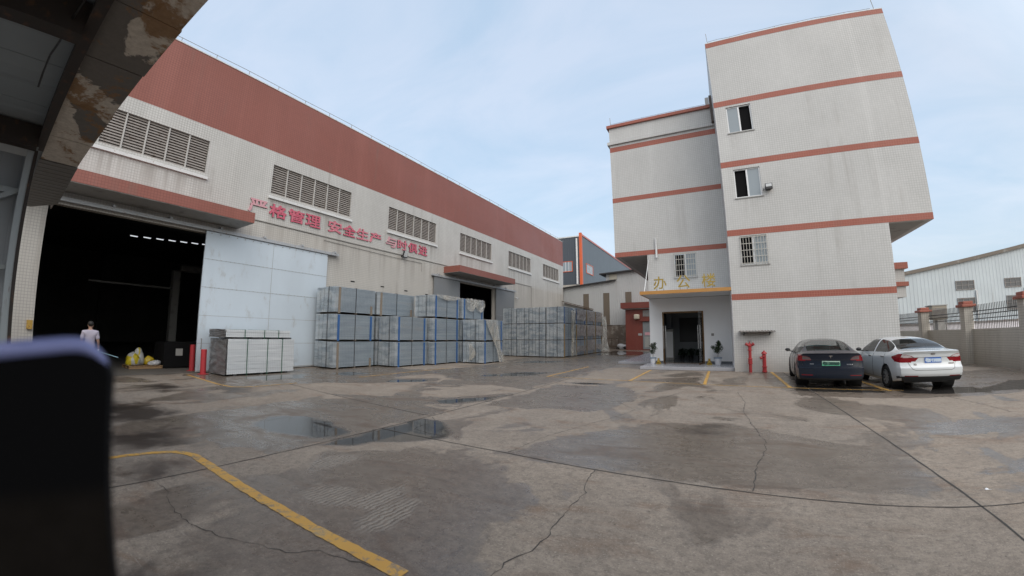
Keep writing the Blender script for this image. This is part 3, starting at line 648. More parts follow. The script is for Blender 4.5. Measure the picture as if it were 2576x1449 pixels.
q.tube([(x, FY + .12, 16.24 + .02 * math.sin(i * 2.1)) for i, x in enumerate(np.arange(FX0 + .15, FX2 - .1, .5))], .010, 5)
for x in (FX0 + .12, FX2 - .3): q.bar((x, FY + .12, 16.09), (x - .02, FY + .12, 16.75), .022)
q.build('lightning_wire', M['cable'], ob)
# wing, set back
NX = -5.3
w = MB(); wall_sheet(w, 'y', WY, WY + .25, [-3.5, FX0], [3.56, 6.0, 13.9], [(-2.09, -.95, 4.62, 5.92)])
wall_sheet(w, 'y', WY, WY + .25, [NX, -3.5], [6.0, 13.9], [])
w.box(NX, NX + .25, WY + .25, 33, 6.0, 13.9); w.box(-3.5, -3.25, WY + .25, 33, 0.15, 6.0); w.build('wing_wall', M['tile_o'], ob)
w = MB(); w.box(NX + .25, -3.5, WY + .25, 33, 6.0, 6.05); w.build('wing_soffit', M['soffit'], ob); w = MB(); w.box(NX + .25, FX0 - .003, WY + .25, 33, 13.0, 13.1); w.build('wing_roof', M['soffit'], ob)
for z0, z1 in ((12.34, 12.64), (9.19, 9.46), (5.99, 6.25)): band(NX, FX0 - .012, z0, z1, WY, 33, (NX - .006, NX))
q = MB(); q.box(NX - .12, FX0 - .01, WY - .12, WY, 12.80, 12.98); q.box(NX - .12, NX, WY, 33, 12.80, 12.98); q.build('string_course', M['tile_o'], ob)
q = MB(); q.box(NX - .12, FX0 - .01, WY - .12, WY + .26, 13.9, 14.08); q.box(NX - .12, NX + .2, WY + .26, 33, 13.9, 14.08); q.build('parapet_cap', M['tile_band'], ob)
q = MB(); xs = np.arange(NX + .1, FX0 - .2, .95)
for x in xs: q.bar((x, WY + .1, 14.08), (x, WY + .1, 14.25), .016)
q.tube([(x, WY + .1, 14.25) for x in np.arange(NX + .1, FX0 - .1, .6)], .010, 5); q.bar((NX + .1, WY + .1, 14.08), (NX + .08, WY + .1, 14.7), .022); q.build('lightning_wire', M['cable'], ob)
q = MB(); q.box(.44, .568, WY - .40, WY - .13, 12.9, 14.45); q.build('drain_board', pm('brown_board', (.10, .08, .07), .7), ob)
q = MB(); q.box(.24, .44, WY + .27, WY + .7, 14.08, 14.75); q.build('roof_hatch', M['tile_o'], ob)
for z in (9.9, 9.4, 9.6, 6.9, 6.45, 6.3): q = MB(); q.bar((NX, 27, z), (NX - .25, 27, z), .05); q.build('drain_spout', M['mullion'], ob)
# windows: pane side, open dark side, frame, bars
def window(x0, x1, z0, z1, y, pane_right, bars=False):
    xm = (x0 + x1) / 2
    f = MB(); d0, d1 = y + .06, y + .11
    for a, b_ in ((x0, x0 + .05), (x1 - .05, x1), (xm - .035, xm + .035)): f.box(a, b_, d0, d1, z0, z1)
    for a, b_ in ((z0, z0 + .05), (z1 - .05, z1)): f.box(x0 + .05, xm - .035, d0, d1, a, b_); f.box(xm + .035, x1 - .05, d0, d1, a, b_)
    o = f.build('window', M['alu'], ob)
    a, b_ = (xm + .035, x1 - .05) if pane_right else (x0 + .05, xm - .035)
    q = MB(); q.box(a, b_, y + .075, y + .085, z0 + .05, z1 - .05); q.build('pane', M['pane'], o)
    a, b_ = (x0 + .05, xm - .035) if pane_right else (xm + .035, x1 - .05)
    q = MB(); q.box(a, b_, y + .16, y + .17, z0 + .05, z1 - .05); q.build('dark_room_panel', M['pane_dark'], o)  # black panel stands in for the unlit room behind the open half
    q = MB(); q.box(x0 - .05, x1 + .05, y - .04, y + .06, z0 - .05, z0 - .005); q.build('sill', M['soffit'], o)
    if bars:
        q = MB()
        for k in range(int((x1 - x0) / .115) + 1): x = x0 + .02 + k * (x1 - x0 - .04) / int((x1 - x0) / .115); q.bar((x, y - bars, z0), (x, y - bars, z1), .018)
        for k in range(5): z = z0 + .06 + k * (z1 - z0 - .12) / 4; q.bar((x0, y - bars, z), (x1, y - bars, z), .022)
        for x in (x0 + .02, x1 - .02):
            for z in (z0 + .06, z1 - .06): q.bar((x, y - bars, z), (x, y + .06, z), .02)
        q.build('window_bars', M['bars'], o)
    return o
window(*wins[0][:4], FY, False); window(*wins[1][:4], FY, True); window(*wins[2][:4], FY, True, .05); window(-2.09, -.95, 4.62, 5.92, WY, True, .22)
q = MB(); q.tube([(-2.98, WY - .1, 6.85), (-2.98, WY - .1, 5.85), (-2.98, WY - .14, 5.75)], .055, 10); q.box(-3.0, -2.96, WY - .1, WY, 6.3, 6.34); smoothed(q.build('downpipe', M['white_metal'], ob))
# entrance: canopy, white walls, glazed doors, step, brass letters
q = MB(); q.box(-3.52, FX0 - .003, FY, FY + .05, 3.56, 3.72); q.box(-3.52, -3.47, FY + .05, WY - .002, 3.56, 3.72); cn = q.build('entrance_canopy', M['gold_fascia'], ob)
q = MB(); q.box(-3.47, FX0 - .003, FY + .05, WY - .002, 3.58, 3.70); q.build('soffit', M['white_paint'], cn)
w = MB(); wall_sheet(w, 'y', WY - .003, WY + .2, [-3.5, FX0 - .003], [.15, 3.555], [(-2.83, -.75, .15, 2.84)]); w.box(FX0 - .02, FX0 - .003, FY + .06, WY - .005, .15, 3.555); w.build('entrance_wall', M['white_paint'], ob)
q = MB(); M['slate'] = pm('slate_skirting', (.12, .13, .15), .4); q.box(-.74, FX0 - .021, WY - .02, WY - .003, .15, .27); q.build('skirting', M['slate'], ob); q = MB(); q.box(-3.5, -2.84, WY - .02, WY - .003, .15, .27); q.build('skirting', M['slate'], ob)
q = MB(); q.box(-3.62, FX0 - .003, 19.28, WY + .3, .004, .15); q.build('entrance_step', M['granite'], ob, bevel=.012)
q = MB(); q.box(-5.45, -3.62, 22.5, 33, .004, .14); q.build('side_walkway', M['granite'], ob, bevel=.012)
f = MB(); f.box(-2.83, -2.76, WY - .01, WY + .12, .15, 2.84); f.box(-.82, -.75, WY - .01, WY + .12, .15, 2.84); f.box(-2.76, -.82, WY - .01, WY + .12, 2.76, 2.84); f.box(-2.76, -.82, WY, WY + .12, .15, .165)
f.build('door_frame', M['door_frame'], ob)
def leaf(hx, sgn):
    d = Vector((sgn * .14, -.95, 0)); a = Vector((hx, WY - .03, 0)); e = a + d; nrm = Vector((d.y, -d.x, 0)).normalized()
    q = MB(); q.bar(a + Vector((0, 0, 1.48)), e + Vector((0, 0, 1.48)), .014, 2.5); o = q.build('glass_door', M['door_glass'], ob)
    h = MB()
    for s in (-1, 1): p = a + d * .9 + nrm * .05 * s; h.cyl(p + Vector((0, 0, .95)), p + Vector((0, 0, 2.1)), .017)
    h.build('handle', M['steel'], o)
    h = MB(); h.bar(a + Vector((0, 0, .2)), e + Vector((0, 0, .2)), .03, .09); h.build('clamp_rail', M['door_frame'], o); h = MB(); h.bar(a + Vector((0, 0, 2.76)), e + Vector((0, 0, 2.76)), .03, .06); h.build('clamp_rail', M['door_frame'], o)
leaf(-2.75, 1); leaf(-.83, -1)
q = MB(); q.box(-.40, -.27, WY - .02, WY - .004, 1.55, 1.68); q.build('call_panel', M['galv_seam'], ob)
q = MB(); q.bar((-3.36, FY + .4, 3.72), (-3.44, WY - .02, 5.7), .035); q.build('tie_rod', M['white_metal'], ob)
for ch, x0, x1 in (('办', -2.86, -2.26), ('公', -1.78, -1.18), ('楼', -.66, -.06)):
    g_ = glyphs(ch, .60, x1 - x0, .07, .004); put(g_, lambda p: (x0 + p[0], FY + .12 + p[1], 3.80 + p[2])); o = g_.build('sign_character', M['gold'], ob)
    q = MB(); q.box(x0 + .12, x0 + .15, FY + .16, FY + .18, 3.72, 3.84); q.box(x1 - .15, x1 - .12, FY + .16, FY + .18, 3.72, 3.84); q.build('stand', M['galv_seam'], o)
# lobby
q = MB(); q.quad((-3.2, WY + .21, .152), (4, WY + .21, .152), (4, 26, .152), (-3.2, 26, .152)); q.build('lobby_floor', M['lobby_floor'], ob)
q = MB(); q.quad((-3.24, 26, .15), (4, 26, .15), (4, 26, 3.3), (-3.24, 26, 3.3)); q.quad((-3.24, WY + .21, .15), (-3.24, 26, .15), (-3.24, 26, 3.3), (-3.24, WY + .21, 3.3)); q.quad((4, WY + .21, .15), (4, 26, .15), (4, 26, 3.3), (4, WY + .21, 3.3)); q.quad((-3.24, WY + .21, 3.3), (4, WY + .21, 3.3), (4, 26, 3.3), (-3.24, 26, 3.3)); q.build('lobby_wall', M['lobby_wall'], ob)
q = MB(); q.box(-3.02, -2.72, 25.0, 25.4, .16, 3.29); q.build('lobby_pillar', M['lobby_wall'], ob)
nb = thing('black_board', 'big black board on the lobby wall behind the glass doors', 'board', (-1.65, 25.97, 1.2))
q = MB(); q.box(-2.32, -1.0, 25.94, 25.98, 1.2, 2.62); q.build('panel', M['black'], nb); q = MB(); q.box(-2.35, -.97, 25.98, 25.995, 1.17, 2.65); q.build('frame', M['black_metal'], nb)
lc = thing('lobby_cabinet', 'pale grey upright cabinet inside the lobby left of the black board', 'cabinet', (-2.85, 24.3, .15))
q = MB(); q.box(-3.0, -2.55, 24.1, 24.6, .16, 1.95); q.build('body', M['soffit'], lc, bevel=.01); q = MB(); q.box(-2.9, -2.7, 24.2, 24.5, 1.95, 2.0); q.build('lid', M['black'], lc); q = MB(); q.box(-2.98, -2.57, 24.09, 24.1, .3, 1.8); q.build('door', M['white_paint'], lc)
# right-hand balcony of the office, far end of its side wall
q = MB(); q.box(FX1, 9.4, 24.6, 27, 3.3, 5.0); bl = q.build('balcony', M['tile_o'], ob)
q = MB(); q.box(FX1 + .001, 9.55, 24.45, 27.1, 4.75, 5.08); q.box(FX1 + .001, 9.52, 24.48, 27.1, 3.86, 4.08); q.build('red_band', M['tile_band'], bl)

# ---------------------------------------------------------------- boundary wall with pillars and railing (X about 11)
bw = thing('boundary_wall', 'tiled boundary wall with red-capped pillars and black railing', 'wall', (11.4, 20, 0))
q = MB(); q.box(11.32, 11.5, 9, 34, 0, 1.555); q.build('wall', M['tile_fence'], bw)
PY = [13.0, 17.75, 22.5, 27.25, 32.0]
for y in PY:
    q = MB(); q.box(11.0, 11.42, y - .22, y + .22, 0, 2.56); p = q.build('pillar', M['tile_fence'], bw)
    q = MB(); q.box(10.88, 11.54, y - .34, y + .34, 2.56, 2.68); q.box(10.98, 11.44, y - .24, y + .24, 2.68, 2.82); q.build('cap', M['tile_band'], p, bevel=.02)
for a, b_ in zip(PY[:-1], PY[1:]):
    q = MB()
    for y in np.arange(a + .32, b_ - .25, .135): q.bar((11.41, y, 1.5), (11.41, y, 2.62), .020)
    for z in (2.0, 2.19, 2.34): q.bar((11.41, a + .2, z), (11.41, b_ - .2, z), .035)
    q.build('railing', M['black_metal'], bw)
# ---------------------------------------------------------------- white corrugated hall behind the boundary wall
fh = thing('corrugated_hall', 'long white corrugated hall beyond the boundary wall and railing', 'hall', (24, 42, 0))
mc = corrugated('pale_blue_corrugated', (.54, .60, .63), .32, 0, .5, rust=.35)
q = MB(); rl = lambda x: 1.7 + .165 * (x - 15.9) + 4.62
q.prism([(11.5, 0), (50, 0), (50, rl(50)), (11.5, rl(11.5))], 42, 60, 'y'); q.build('wall', mc, fh)
q = MB(); q.prism([(11.3, rl(11.3) - .02), (50, rl(50) - .02), (50, rl(50) + .28), (11.3, rl(11.3) + .28)], 41.8, 60.2, 'y'); q.build('roof_edge', pm('weathered_trim', (.17, .145, .12), .7, dirt=((.3, .3, .28), .2), src='pos', scale=.6), fh)
q = MB(); q.box(11.5, 50, 41.6, 41.99, 0, 2.0); q.build('plinth', pm('lilac_white_plinth', (.72, .70, .73), .7, src='pos', scale=.8), fh); q = MB(); q.box(11.5, 50, 41.5, 41.6, 1.95, 2.08); q.build('plinth_rail', M['galv_seam'], fh)
def hall_window(x0, x1, z0, z1):
    q = MB()
    for a, b_ in ((x0, x0 + .07), (x1 - .07, x1)): q.box(a, b_, 41.93, 41.99, z0, z1)
    for a, b_ in ((z0, z0 + .07), (z1 - .07, z1)): q.box(x0 + .07, x1 - .07, 41.93, 41.99, a, b_)
    for k in (1, 2): x = x0 + (x1 - x0) * k / 3; q.box(x - .02, x + .02, 41.94, 41.99, z0 + .07, z1 - .07)
    q.box(x0 + .07, x1 - .07, 41.945, 41.985, (z0 + z1) / 2 - .02, (z0 + z1) / 2 + .02)
    o = q.build('window', M['galv_seam'], fh); q = MB(); q.box(x0 + .07, x1 - .07, 41.97, 41.993, z0 + .07, z1 - .07); q.build('pane', glass_mat('dusty_pane', (.10, .105, .11), 1, .3) if 'dusty' not in M else M['dusty'], o)
M['dusty'] = glass_mat('dusty_pane', (.10, .105, .11), 1, .25)
for x in (20.2, 24.65): hall_window(x, x + 1.65, 4.78, 5.58); hall_window(x + .05, x + 1.6, 2.9, 4.1)
for x in (21.95, 26.6): q = MB(); q.bar((x, 41.9, 0), (x, 41.9, 4.7), .12); q.build('downpipe', M['white_metal'], fh)
ac = thing('cooling_unit', 'beige evaporative cooling unit on a frame beyond the railing', 'cooling unit', (16.7, 38, 0))
q = MB(); q.box(16.1, 17.25, 37.5, 38.6, 2.3, 3.35); q.build('casing', pm('beige_plastic', (.30, .27, .22), .6), ac, bevel=.05)
q = MB()
for z in np.arange(2.4, 3.2, .09): q.box(16.18, 17.17, 37.47, 37.5, z, z + .05)
q.build('grille', M['galv_seam'], ac); q = MB(); q.box(16.05, 17.3, 37.45, 38.65, 3.35, 3.42); q.build('lid', M['soffit'], ac)
for x, y in ((16.2, 37.6), (17.15, 37.6), (16.2, 38.5), (17.15, 38.5)): q = MB(); q.bar((x, y, 0), (x, y, 2.3), .07); q.build('leg', M['mullion'], ac)
q = MB(); q.box(16.5, 17.05, 37.6, 38.2, 1.2, 2.3); q.build('duct', M['mullion'], ac)

# ---------------------------------------------------------------- background yard: shed, brick wall, hut, dark grey factory
gf = thing('grey_factory', 'tall dark grey metal factory with orange corner trim in the background', 'factory', (-30, 70, 0))
GX = -20.9
mg = corrugated('dark_grey_cladding', (.062, .075, .092), .45, 0, .5, rust=.02, streak=.6); mg2 = corrugated('grey_blue_cladding', (.115, .14, .165), .5, 1, .5, rust=.02, streak=.6)
q = MB(); q.box(-48, GX - .3, 62, 62.3, 10, 18.1); q.build('gable_wall', mg, gf)
q = MB(); q.box(GX - .3, GX, 62.3, 130, 10, 18.3); q.build('long_wall', mg2, gf)
q = MB(); q.box(-48, GX - .001, 62.01, 62.29, 0, 10); q.box(GX - .299, GX - .001, 62.3, 130, 0, 10); q.build('base_wall', pm('beige_base_wall', (.42, .39, .34), .8, src='pos', scale=.5), gf)
q = MB(); q.box(GX - .31, GX + .12, 61.88, 62.3, 9.9, 18.75); q.build('corner_trim', pm('orange_trim', (.62, .115, .035), .45), gf)
q = MB(); q.box(GX - .32, GX + .1, 62.31, 130, 18.3, 18.6); q.build('roof_trim', pm('pink_red_trim', (.50, .20, .18), .5), gf); q = MB(); q.box(-48, GX - .32, 61.9, 62.32, 18.1, 18.3); q.build('gable_trim', M['white_metal'], gf)
q = MB(); q.cyl((-21.65, 61.85, 10), (-21.65, 61.85, 17.8), .16); q.build('downpipe', M['white_metal'], gf)
def gwin(pl, a, b_, z0, z1):
    fr = MB(); gl = MB()
    for u0, u1, v0, v1 in ((a - .1, a, z0 - .1, z1 + .1), (b_, b_ + .1, z0 - .1, z1 + .1), (a, b_, z0 - .1, z0), (a, b_, z1, z1 + .1)):
        fr.box(*((GX, GX + .08, u0, u1) if pl == 'x' else (u0, u1, 61.92, 62.0)), v0, v1)
    o = fr.build('window', bpy.data.materials['orange_trim'], gf)
    gl.box(*((GX + .01, GX + .03, a, b_) if pl == 'x' else (a, b_, 61.96, 61.99)), z0, z1); gl.build('pane', M['pane'], o)
    mu = MB(); c_ = (a + b_) / 2
    for k in (1, 2): u = a + (b_ - a) * k / 3; mu.box(*((GX + .03, GX + .06, u - .05, u + .05) if pl == 'x' else (u - .05, u + .05, 61.93, 61.96)), z0, z1)
    mu.build('mullion', M['white_metal'], o)
gwin('x', 64.5, 68.2, 12.3, 13.8); gwin('y', -24.3, -22.6, 12.3, 13.9)
sh = thing('corrugated_shed', 'weathered white corrugated shed with brown translucent strips behind the hut', 'shed', (-9, 46, 0))
ms = corrugated('weathered_white_sheet', (.44, .45, .45), .25, 0, .55, rust=.55)
q = MB(); q.prism([(-20, 2.76), (-4, 2.76), (-4, 9.2), (-12.3, 8.75), (-12.3, 7.84), (-20, 7.14)], 45.5, 58, 'y'); q.build('wall', ms, sh)
q = MB(); q.prism([(-20.2, 7.12), (-11.1, 7.94), (-11.1, 8.06), (-20.2, 7.24)], 45.1, 58.2, 'y'); q.prism([(-13.0, 8.72), (-4, 9.2), (-4, 9.34), (-13.0, 8.86)], 45.0, 58.2, 'y'); q.build('roof', M['black_metal'], sh)
mb_ = corrugated('brown_translucent_sheet', (.15, .12, .09), .1, 0, .6, rust=.2)
for x0, x1, z0 in ((-15.2, -14.5, 2.8), (-12.7, -11.95, 2.8), (-10.05, -9.33, 2.8)): q = MB(); q.box(x0, x1, 45.47, 45.497, z0, 6.55); q.build('translucent_strip', mb_, sh)
q = MB(); q.box(-11.9, -11.0, 45.44, 45.497, 8.08, 8.75); q.build('louvre', pm('cream_louvre', (.42, .40, .33), .6), sh)
mbk = pm('old_stained_brick', (.13, .105, .085), .9, var=.5, scale=.9, src='pos', dirt=((.32, .29, .25), .4), bumpy=.4)
bwk = thing('brick_wall', 'old stained brick wall under the white corrugated shed', 'wall', (-12, 45.6, 0)); q = MB(); q.box(-22, -4, 45.55, 45.85, 0, 2.755); q.build('masonry', mbk, bwk)
lt = thing('lean_to_roof', 'rusty lean-to roof of old battens beside the warehouse end', 'roof', (-15.5, 44, 0))
mrs = pm('rusty_brown_timber', (.085, .06, .045), .9, var=.4, scale=2)
q = MB(); q.prism([(-17.6, 5.5), (-14.0, 4.5), (-14.0, 4.6), (-17.6, 5.6)], 45.26, 45.46, 'y'); q.build('sheet', mrs, lt)
for k in range(8): f_ = k / 7; x = -17.4 + f_ * 3.4; z = 5.7 - f_ * .95; q = MB(); q.bar((x - .5, 44.6 + .1 * random.random(), z + .1), (x + .25, 44.9, z - .12), .1, .07); q.build('batten', mrs, lt)
q = MB(); q.box(-14.2, -14.05, 44.9, 45.05, 0, 4.5); q.box(-17.4, -14.1, 44.95, 45.2, 4.1, 4.25); q.build('post', mrs, lt)
hu = thing('red_hut', 'small red tiled hut with a flat roof slab beside the office wing', 'hut', (-6.5, 43, 0))
w = MB(); w.box(-9.32, -3.4, 42, 45.4, 0, 4.36); w.build('wall', M['tile_hut'], hu); q = MB(); q.box(-9.74, -3.2, 41.55, 45.4, 4.38, 5.0); q.build('roof_slab', M['tile_hut'], hu); q = MB(); q.box(-9.5, -3.4, 41.7, 41.99, 4.28, 4.375); q.build('soffit', M['soffit'], hu)
q = MB(); q.box(-7.5, -6.55, 41.97, 41.998, .1, 2.95); dr = q.build('door', pm('grey_door', (.20, .22, .23), .5, var=.2), hu); q = MB(); q.box(-7.3, -6.75, 41.955, 41.97, 1.55, 1.85); q.build('notice', M['sign_faded'], dr)
q = MB()
for k in range(5): q.box(-7.32 + k * .13, -7.26 + k * .13, 41.95, 41.97, .3, 1.4)
q.build('door_bars', M['bars'], dr)
q = MB(); q.box(-7.46, -6.5, 41.96, 41.998, 3.5, 4.15); q.build('louvre', M['galv_seam'], hu); q = MB(); q.box(-7.7, -6.3, 41.8, 41.998, 3.0, 3.14); q.build('door_lintel', M['tile_hut'], hu)
q = MB(); q.box(-8.36, -7.8, 41.55, 41.998, 3.22, 3.74); vt = q.build('vent_hood', pm('cream_vent', (.52, .46, .36), .5), hu, bevel=.1); q = MB(); q.box(-8.0, -7.6, 41.975, 41.998, 1.52, 1.75); q.build('name_plate', M['soffit'], hu)
tr = thing('steel_trolley', 'rusty steel trolley parked against the old brick wall', 'trolley', (-11.4, 44.3, 0))
q = MB(); q.box(-12.3, -10.6, 43.9, 44.8, .28, .38); q.build('deck', mrs, tr)
q = MB()
for x in (-12.28, -11.4, -10.62): q.bar((x, 43.95, .38), (x, 43.95, 1.25), .06)
q.bar((-12.28, 43.95, 1.22), (-10.62, 43.95, 1.22), .06); q.bar((-12.28, 43.95, .8), (-10.62, 43.95, 1.2), .05); q.build('rail', mrs, tr)
for x in (-12.1, -10.8):
    for y in (44.0, 44.7): q = MB(); q.lathe([(0, -.04), (.14, -.04), (.14, .04), (0, .04)], (x, y, .14), 12, 'x'); q.build('wheel', M['black'], tr)
rb = thing('rubbish_bag', 'white and black torn rubbish sack lying by the red hut', 'rubbish', (-10, 44, 0))
def lump(c, r, sq, seed): 
    b_ = MB(); b_.ball(c, r, 20, sq); b_.v = [tuple(Vector(p) + (Vector(p) - Vector(c)) * .45 * mnoise.noise(Vector(p) * 3.1 + Vector((seed, 0, 0)))) for p in b_.v]; b_.v = [(x, y, max(z, c[2] - r * sq[2] * .9)) for x, y, z in b_.v]; return b_
film_w = pm('white_plastic_film', (.52, .53, .55), .3, var=.2, scale=6)
lump((-10.1, 44, .3), .45, (1.5, .8, .7), 1).build('white_sack', film_w, rb, True); lump((-9.6, 43.9, .2), .3, (1.4, .8, .7), 5).build('black_sack', M['black'], rb, True)
# ---------------------------------------------------------------- steel plank bundles
m, t, b = newmat('galvanised_plank'); pos = nd(t, 'TexCoord').outputs['Object']; s_ = nd(t, 'SeparateXYZ'); t.links.new(pos, s_.inputs[0])
inf = nd(t, 'ObjectInfo')
v1 = nd(t, 'Mapping'); t.links.new(pos, v1.inputs[0]); v1.inputs['Scale'].default_value = (1.2, .7, 3.2)
ofs = nd(t, 'VectorMath', operation='ADD'); t.links.new(v1.outputs[0], ofs.inputs[0]); cmb = nd(t, 'CombineXYZ')
for i in range(3): t.links.new(math_(t, 'MULTIPLY', inf.outputs['Random'], 37.0), cmb.inputs[i])
t.links.new(cmb.outputs[0], ofs.inputs[1])
n = noise_(t, ofs.outputs[0], 1.2, 4, .55); ly = math_(t, 'FLOOR', math_(t, 'DIVIDE', math_(t, 'SUBTRACT', s_.outputs[2], .08), .0546)); wn = nd(t, 'TexWhiteNoise', noise_dimensions='1D'); t.links.new(math_(t, 'ADD', ly, math_(t, 'MULTIPLY', inf.outputs['Random'], 91.0)), wn.inputs['W'])
c = mixc(t, n, (.28, .345, .41), (.56, .63, .685)); c = mixc(t, math_(t, 'MULTIPLY', wn.outputs[0], .45), c, (.25, .31, .365))
ph = math_(t, 'FRACT', math_(t, 'DIVIDE', s_.outputs[1], .09)); c = mixc(t, ramp(t, ph, .72, .80, 0, .35), c, (.12, .14, .16))
n3 = noise_(t, ofs.outputs[0], .6, 5, .7); c = mixc(t, ramp(t, n3, .56, .72, 0, .55), c, (.38, .36, .34)); c = mixc(t, math_(t, 'MULTIPLY', inf.outputs['Random'], .35), c, (.38, .43, .47))
c = mixc(t, math_(t, 'MULTIPLY', ramp(t, s_.outputs[1], .5, .15), ramp(t, n, .35, .65, .1, .7)), c, (.66, .70, .72))  # glare of the wrapping film painted in as a paler near end
t.links.new(c, b.inputs['Base Color']); setp(b, Roughness=.45, Metallic=.35, Specular_IOR_Level=.4); M['plank'] = m
M['blue'] = pm('blue_edge_board', (.028, .10, .27), .5, var=.2); M['wood'] = pm('weathered_timber', (.20, .165, .13), .8, var=.3, scale=5); M['ybrd'] = pm('yellow_edge_board', (.33, .20, .04), .6, var=.2)
M['strap'] = pm('dark_strap', (.03, .032, .036), .5)
m, t, b = newmat('clear_wrinkled_film'); n = noise_(t, mapped(t, (3.0, 3.0, .9)), 1, 4, .6, 1.0)
setp(b, Base_Color=(.50, .49, .455, 1), Roughness=.3, Specular_IOR_Level=.4); t.links.new(ramp(t, n, .35, .75, .15, .62), b.inputs['Alpha']); bump(t, b, n, .3, .03); M['film'] = m
m, t, b = newmat('grey_wrap_film'); n = noise_(t, mapped(t, (2, 3, 7)), 1, 5, .65, .6)
c = mixc(t, n, (.27, .245, .225), (.44, .41, .385)); t.links.new(c, b.inputs['Base Color']); setp(b, Roughness=.3); t.links.new(ramp(t, n, .3, .7, .50, .85), b.inputs['Alpha']); bump(t, b, n, .5, .03); M['wrap'] = m
def make_bundle(board, n_board, D=1.4, Lh=2.45, H=1.28):
    root = thing('steel_plank_bundle', 'x', 'bundle', (0, 0, 0))
    q = MB(); nl = 22; nw = 5; ph_ = (H - .08) / nl; wv = D / nw
    for k in range(nl):
        z = .08 + k * ph_
        for j in range(nw):
            e0 = random.uniform(-.012, .012); xa = 0 if j == 0 else .014; xb = random.uniform(-.006, .006) if j == nw - 1 else .014
            q.box(j * wv + xa, (j + 1) * wv - xb, e0, Lh + e0, z, z + ph_ - .016)
    q.build('plank_layers', M['plank'], root, local=True)
    q = MB(); q.box(.06, D - .06, .07, Lh - .07, .085, H - .02); q.build('gap_shade', M['strap'], root, local=True)  # dark block added inside so the gaps between planks look shaded
    for y in (.22, Lh * .5, Lh - .27): q = MB(); q.box(.01, D - .01, y, y + .09, 0, .078); q.build('bearer', M['wood'], root, local=True)
    for y in (.2, Lh - .28):
        q = MB(); q.box(D + .006, D + .028, y - .01, y + .10, .01, H * (.97 if board != 'wood' else random.choice((.35, .97)))); q.build('edge_board', M[board], root, local=True)
    q = MB()
    for y in (Lh * .5,): q.box(D + .006, D + .012, y - .018, y + .018, .0, H + .008); q.box(-.01, D + .006, y - .018, y + .018, H + .002, H + .008)
    q.build('strap', M['strap'], root, local=True)
    q = MB(); x = D * .66; q.box(x - .015, x + .015, -.02, -.010, .0, H + .008); q.box(x - .015, x + .015, -.02, Lh + .0, H + .002, H + .008); q.build('strap', M['strap'], root, local=True)
    return root
PB = {'blue': make_bundle('blue', 2), 'wood': make_bundle('wood', 2), 'ybrd': make_bundle('ybrd', 2)}
used = set(); ALLB = []
def bundle(board, x_front, y0, z, label, group, D=1.4, L=2.45, wrap=False):
    p = PB[board]
    if board not in used: o = p; used.add(board)
    else: o = copy_tree(p)
    o.scale = (D / 1.4, L / 2.45, 1.0); o.location = (x_front - D, y0, z); o['label'] = label; o['group'] = group
    WL[o.name] = (0, 0, 0)
    ALLB.append((o, wrap)); return o
G1 = 'steel plank bundles stacked by the warehouse wall'; T3 = ('bottom', 'middle', 'top'); tz = 1.3
for k, bd in enumerate(('wood', 'blue', 'wood')): bundle(bd, -15.75, 11.5, k * tz, f'{T3[k]} grey plank bundle of the tall stack nearest the big sliding door', G1, 1.45, 2.45)
for k, bd in enumerate(('wood', 'blue', 'wood')): bundle(bd, -15.78, 14.12, k * tz, f'{T3[k]} grey plank bundle of the second stack along the wall, half hidden behind', G1, 1.35, 2.85)
for k in range(2): bundle('blue', -14.45, 14.2, k * tz, f'{("lower", "upper")[k]} bundle of the two-high blue-edged stack standing before the second stack', G1, 1.2, 2.4)
for k in range(3): bundle('blue', -14.15, 16.72, k * tz, f'{T3[k]} blue-edged plank bundle of the three-high stack in the middle', G1, 1.35, 2.45)
for k in range(3): bundle('blue', -14.05, 19.3, k * tz, f'{T3[k]} plank bundle of the three-high stack before the far doorway', G1, 1.35, 2.4)
for k in range(2): bundle('blue', -12.45, 19.15, k * tz, f'{("lower", "upper")[k]} bundle of the two-high stack half covered by torn plastic', G1, 1.4, 2.3)
G2 = 'steel plank bundles in the farther block'; tz2 = 1.25
CO = ('first', 'second', 'third', 'fourth')
for j, (x0, x1) in enumerate(((-15.75, -14.58), (-14.52, -13.52), (-13.46, -12.12), (-12.02, -10.66))):
    for k in range(3):
        bd = 'blue' if j == 0 or (j == 3 and k == 2) else ('ybrd' if j == 3 else 'wood')
        bundle(bd, x1, 27.2, k * tz2, f'{T3[k]} bundle in the {CO[j]} column from the warehouse, far block front face', G2, x1 - x0, 2.05)
for j, y in enumerate((29.35, 31.95, 34.5)):
    for k in range(3):
        bundle('ybrd' if k < 2 else 'blue' if j == 0 else 'ybrd', -10.5, y, k * tz2, f'{T3[k]} film-wrapped bundle, {("nearest", "middle", "farthest")[j]} of the long side facing the office', G2, 1.4, 2.5, True)
def wavy(x, y, z, a=.03, f=2.2, s=0.0): return a * mnoise.noise(Vector((x * f, y * f, z * f + s)))
for o, wrap in ALLB:
    if wrap:
        s = random.random() * 9; q = MB(); top = 1.22 if o.location.z > .1 else random.choice((.8, 1.22))
        q.grid(lambda u, v: (1.45 + .04 + wavy(0, u * 2.4, v * 1.2, .05, 2.6, s), .12 + u * 2.2, .32 + v * (top - .32) + .03 * math.sin(u * 9 + s) * (1 - v)), 30, 12); q.build('film_wrap', M['wrap'], o, True, local=True)
def sheet(label, fn, nu=40, nv=24, loc=(0, 0, 0)):
    q = MB(); q.grid(fn, nu, nv); o = q.build('plastic_sheet', M['film'], None, True); o.modifiers.new('thick', 'SOLIDIFY').thickness = .003
    tag(o, label, 'plastic sheet', 'torn plastic sheets on the bundles'); return o
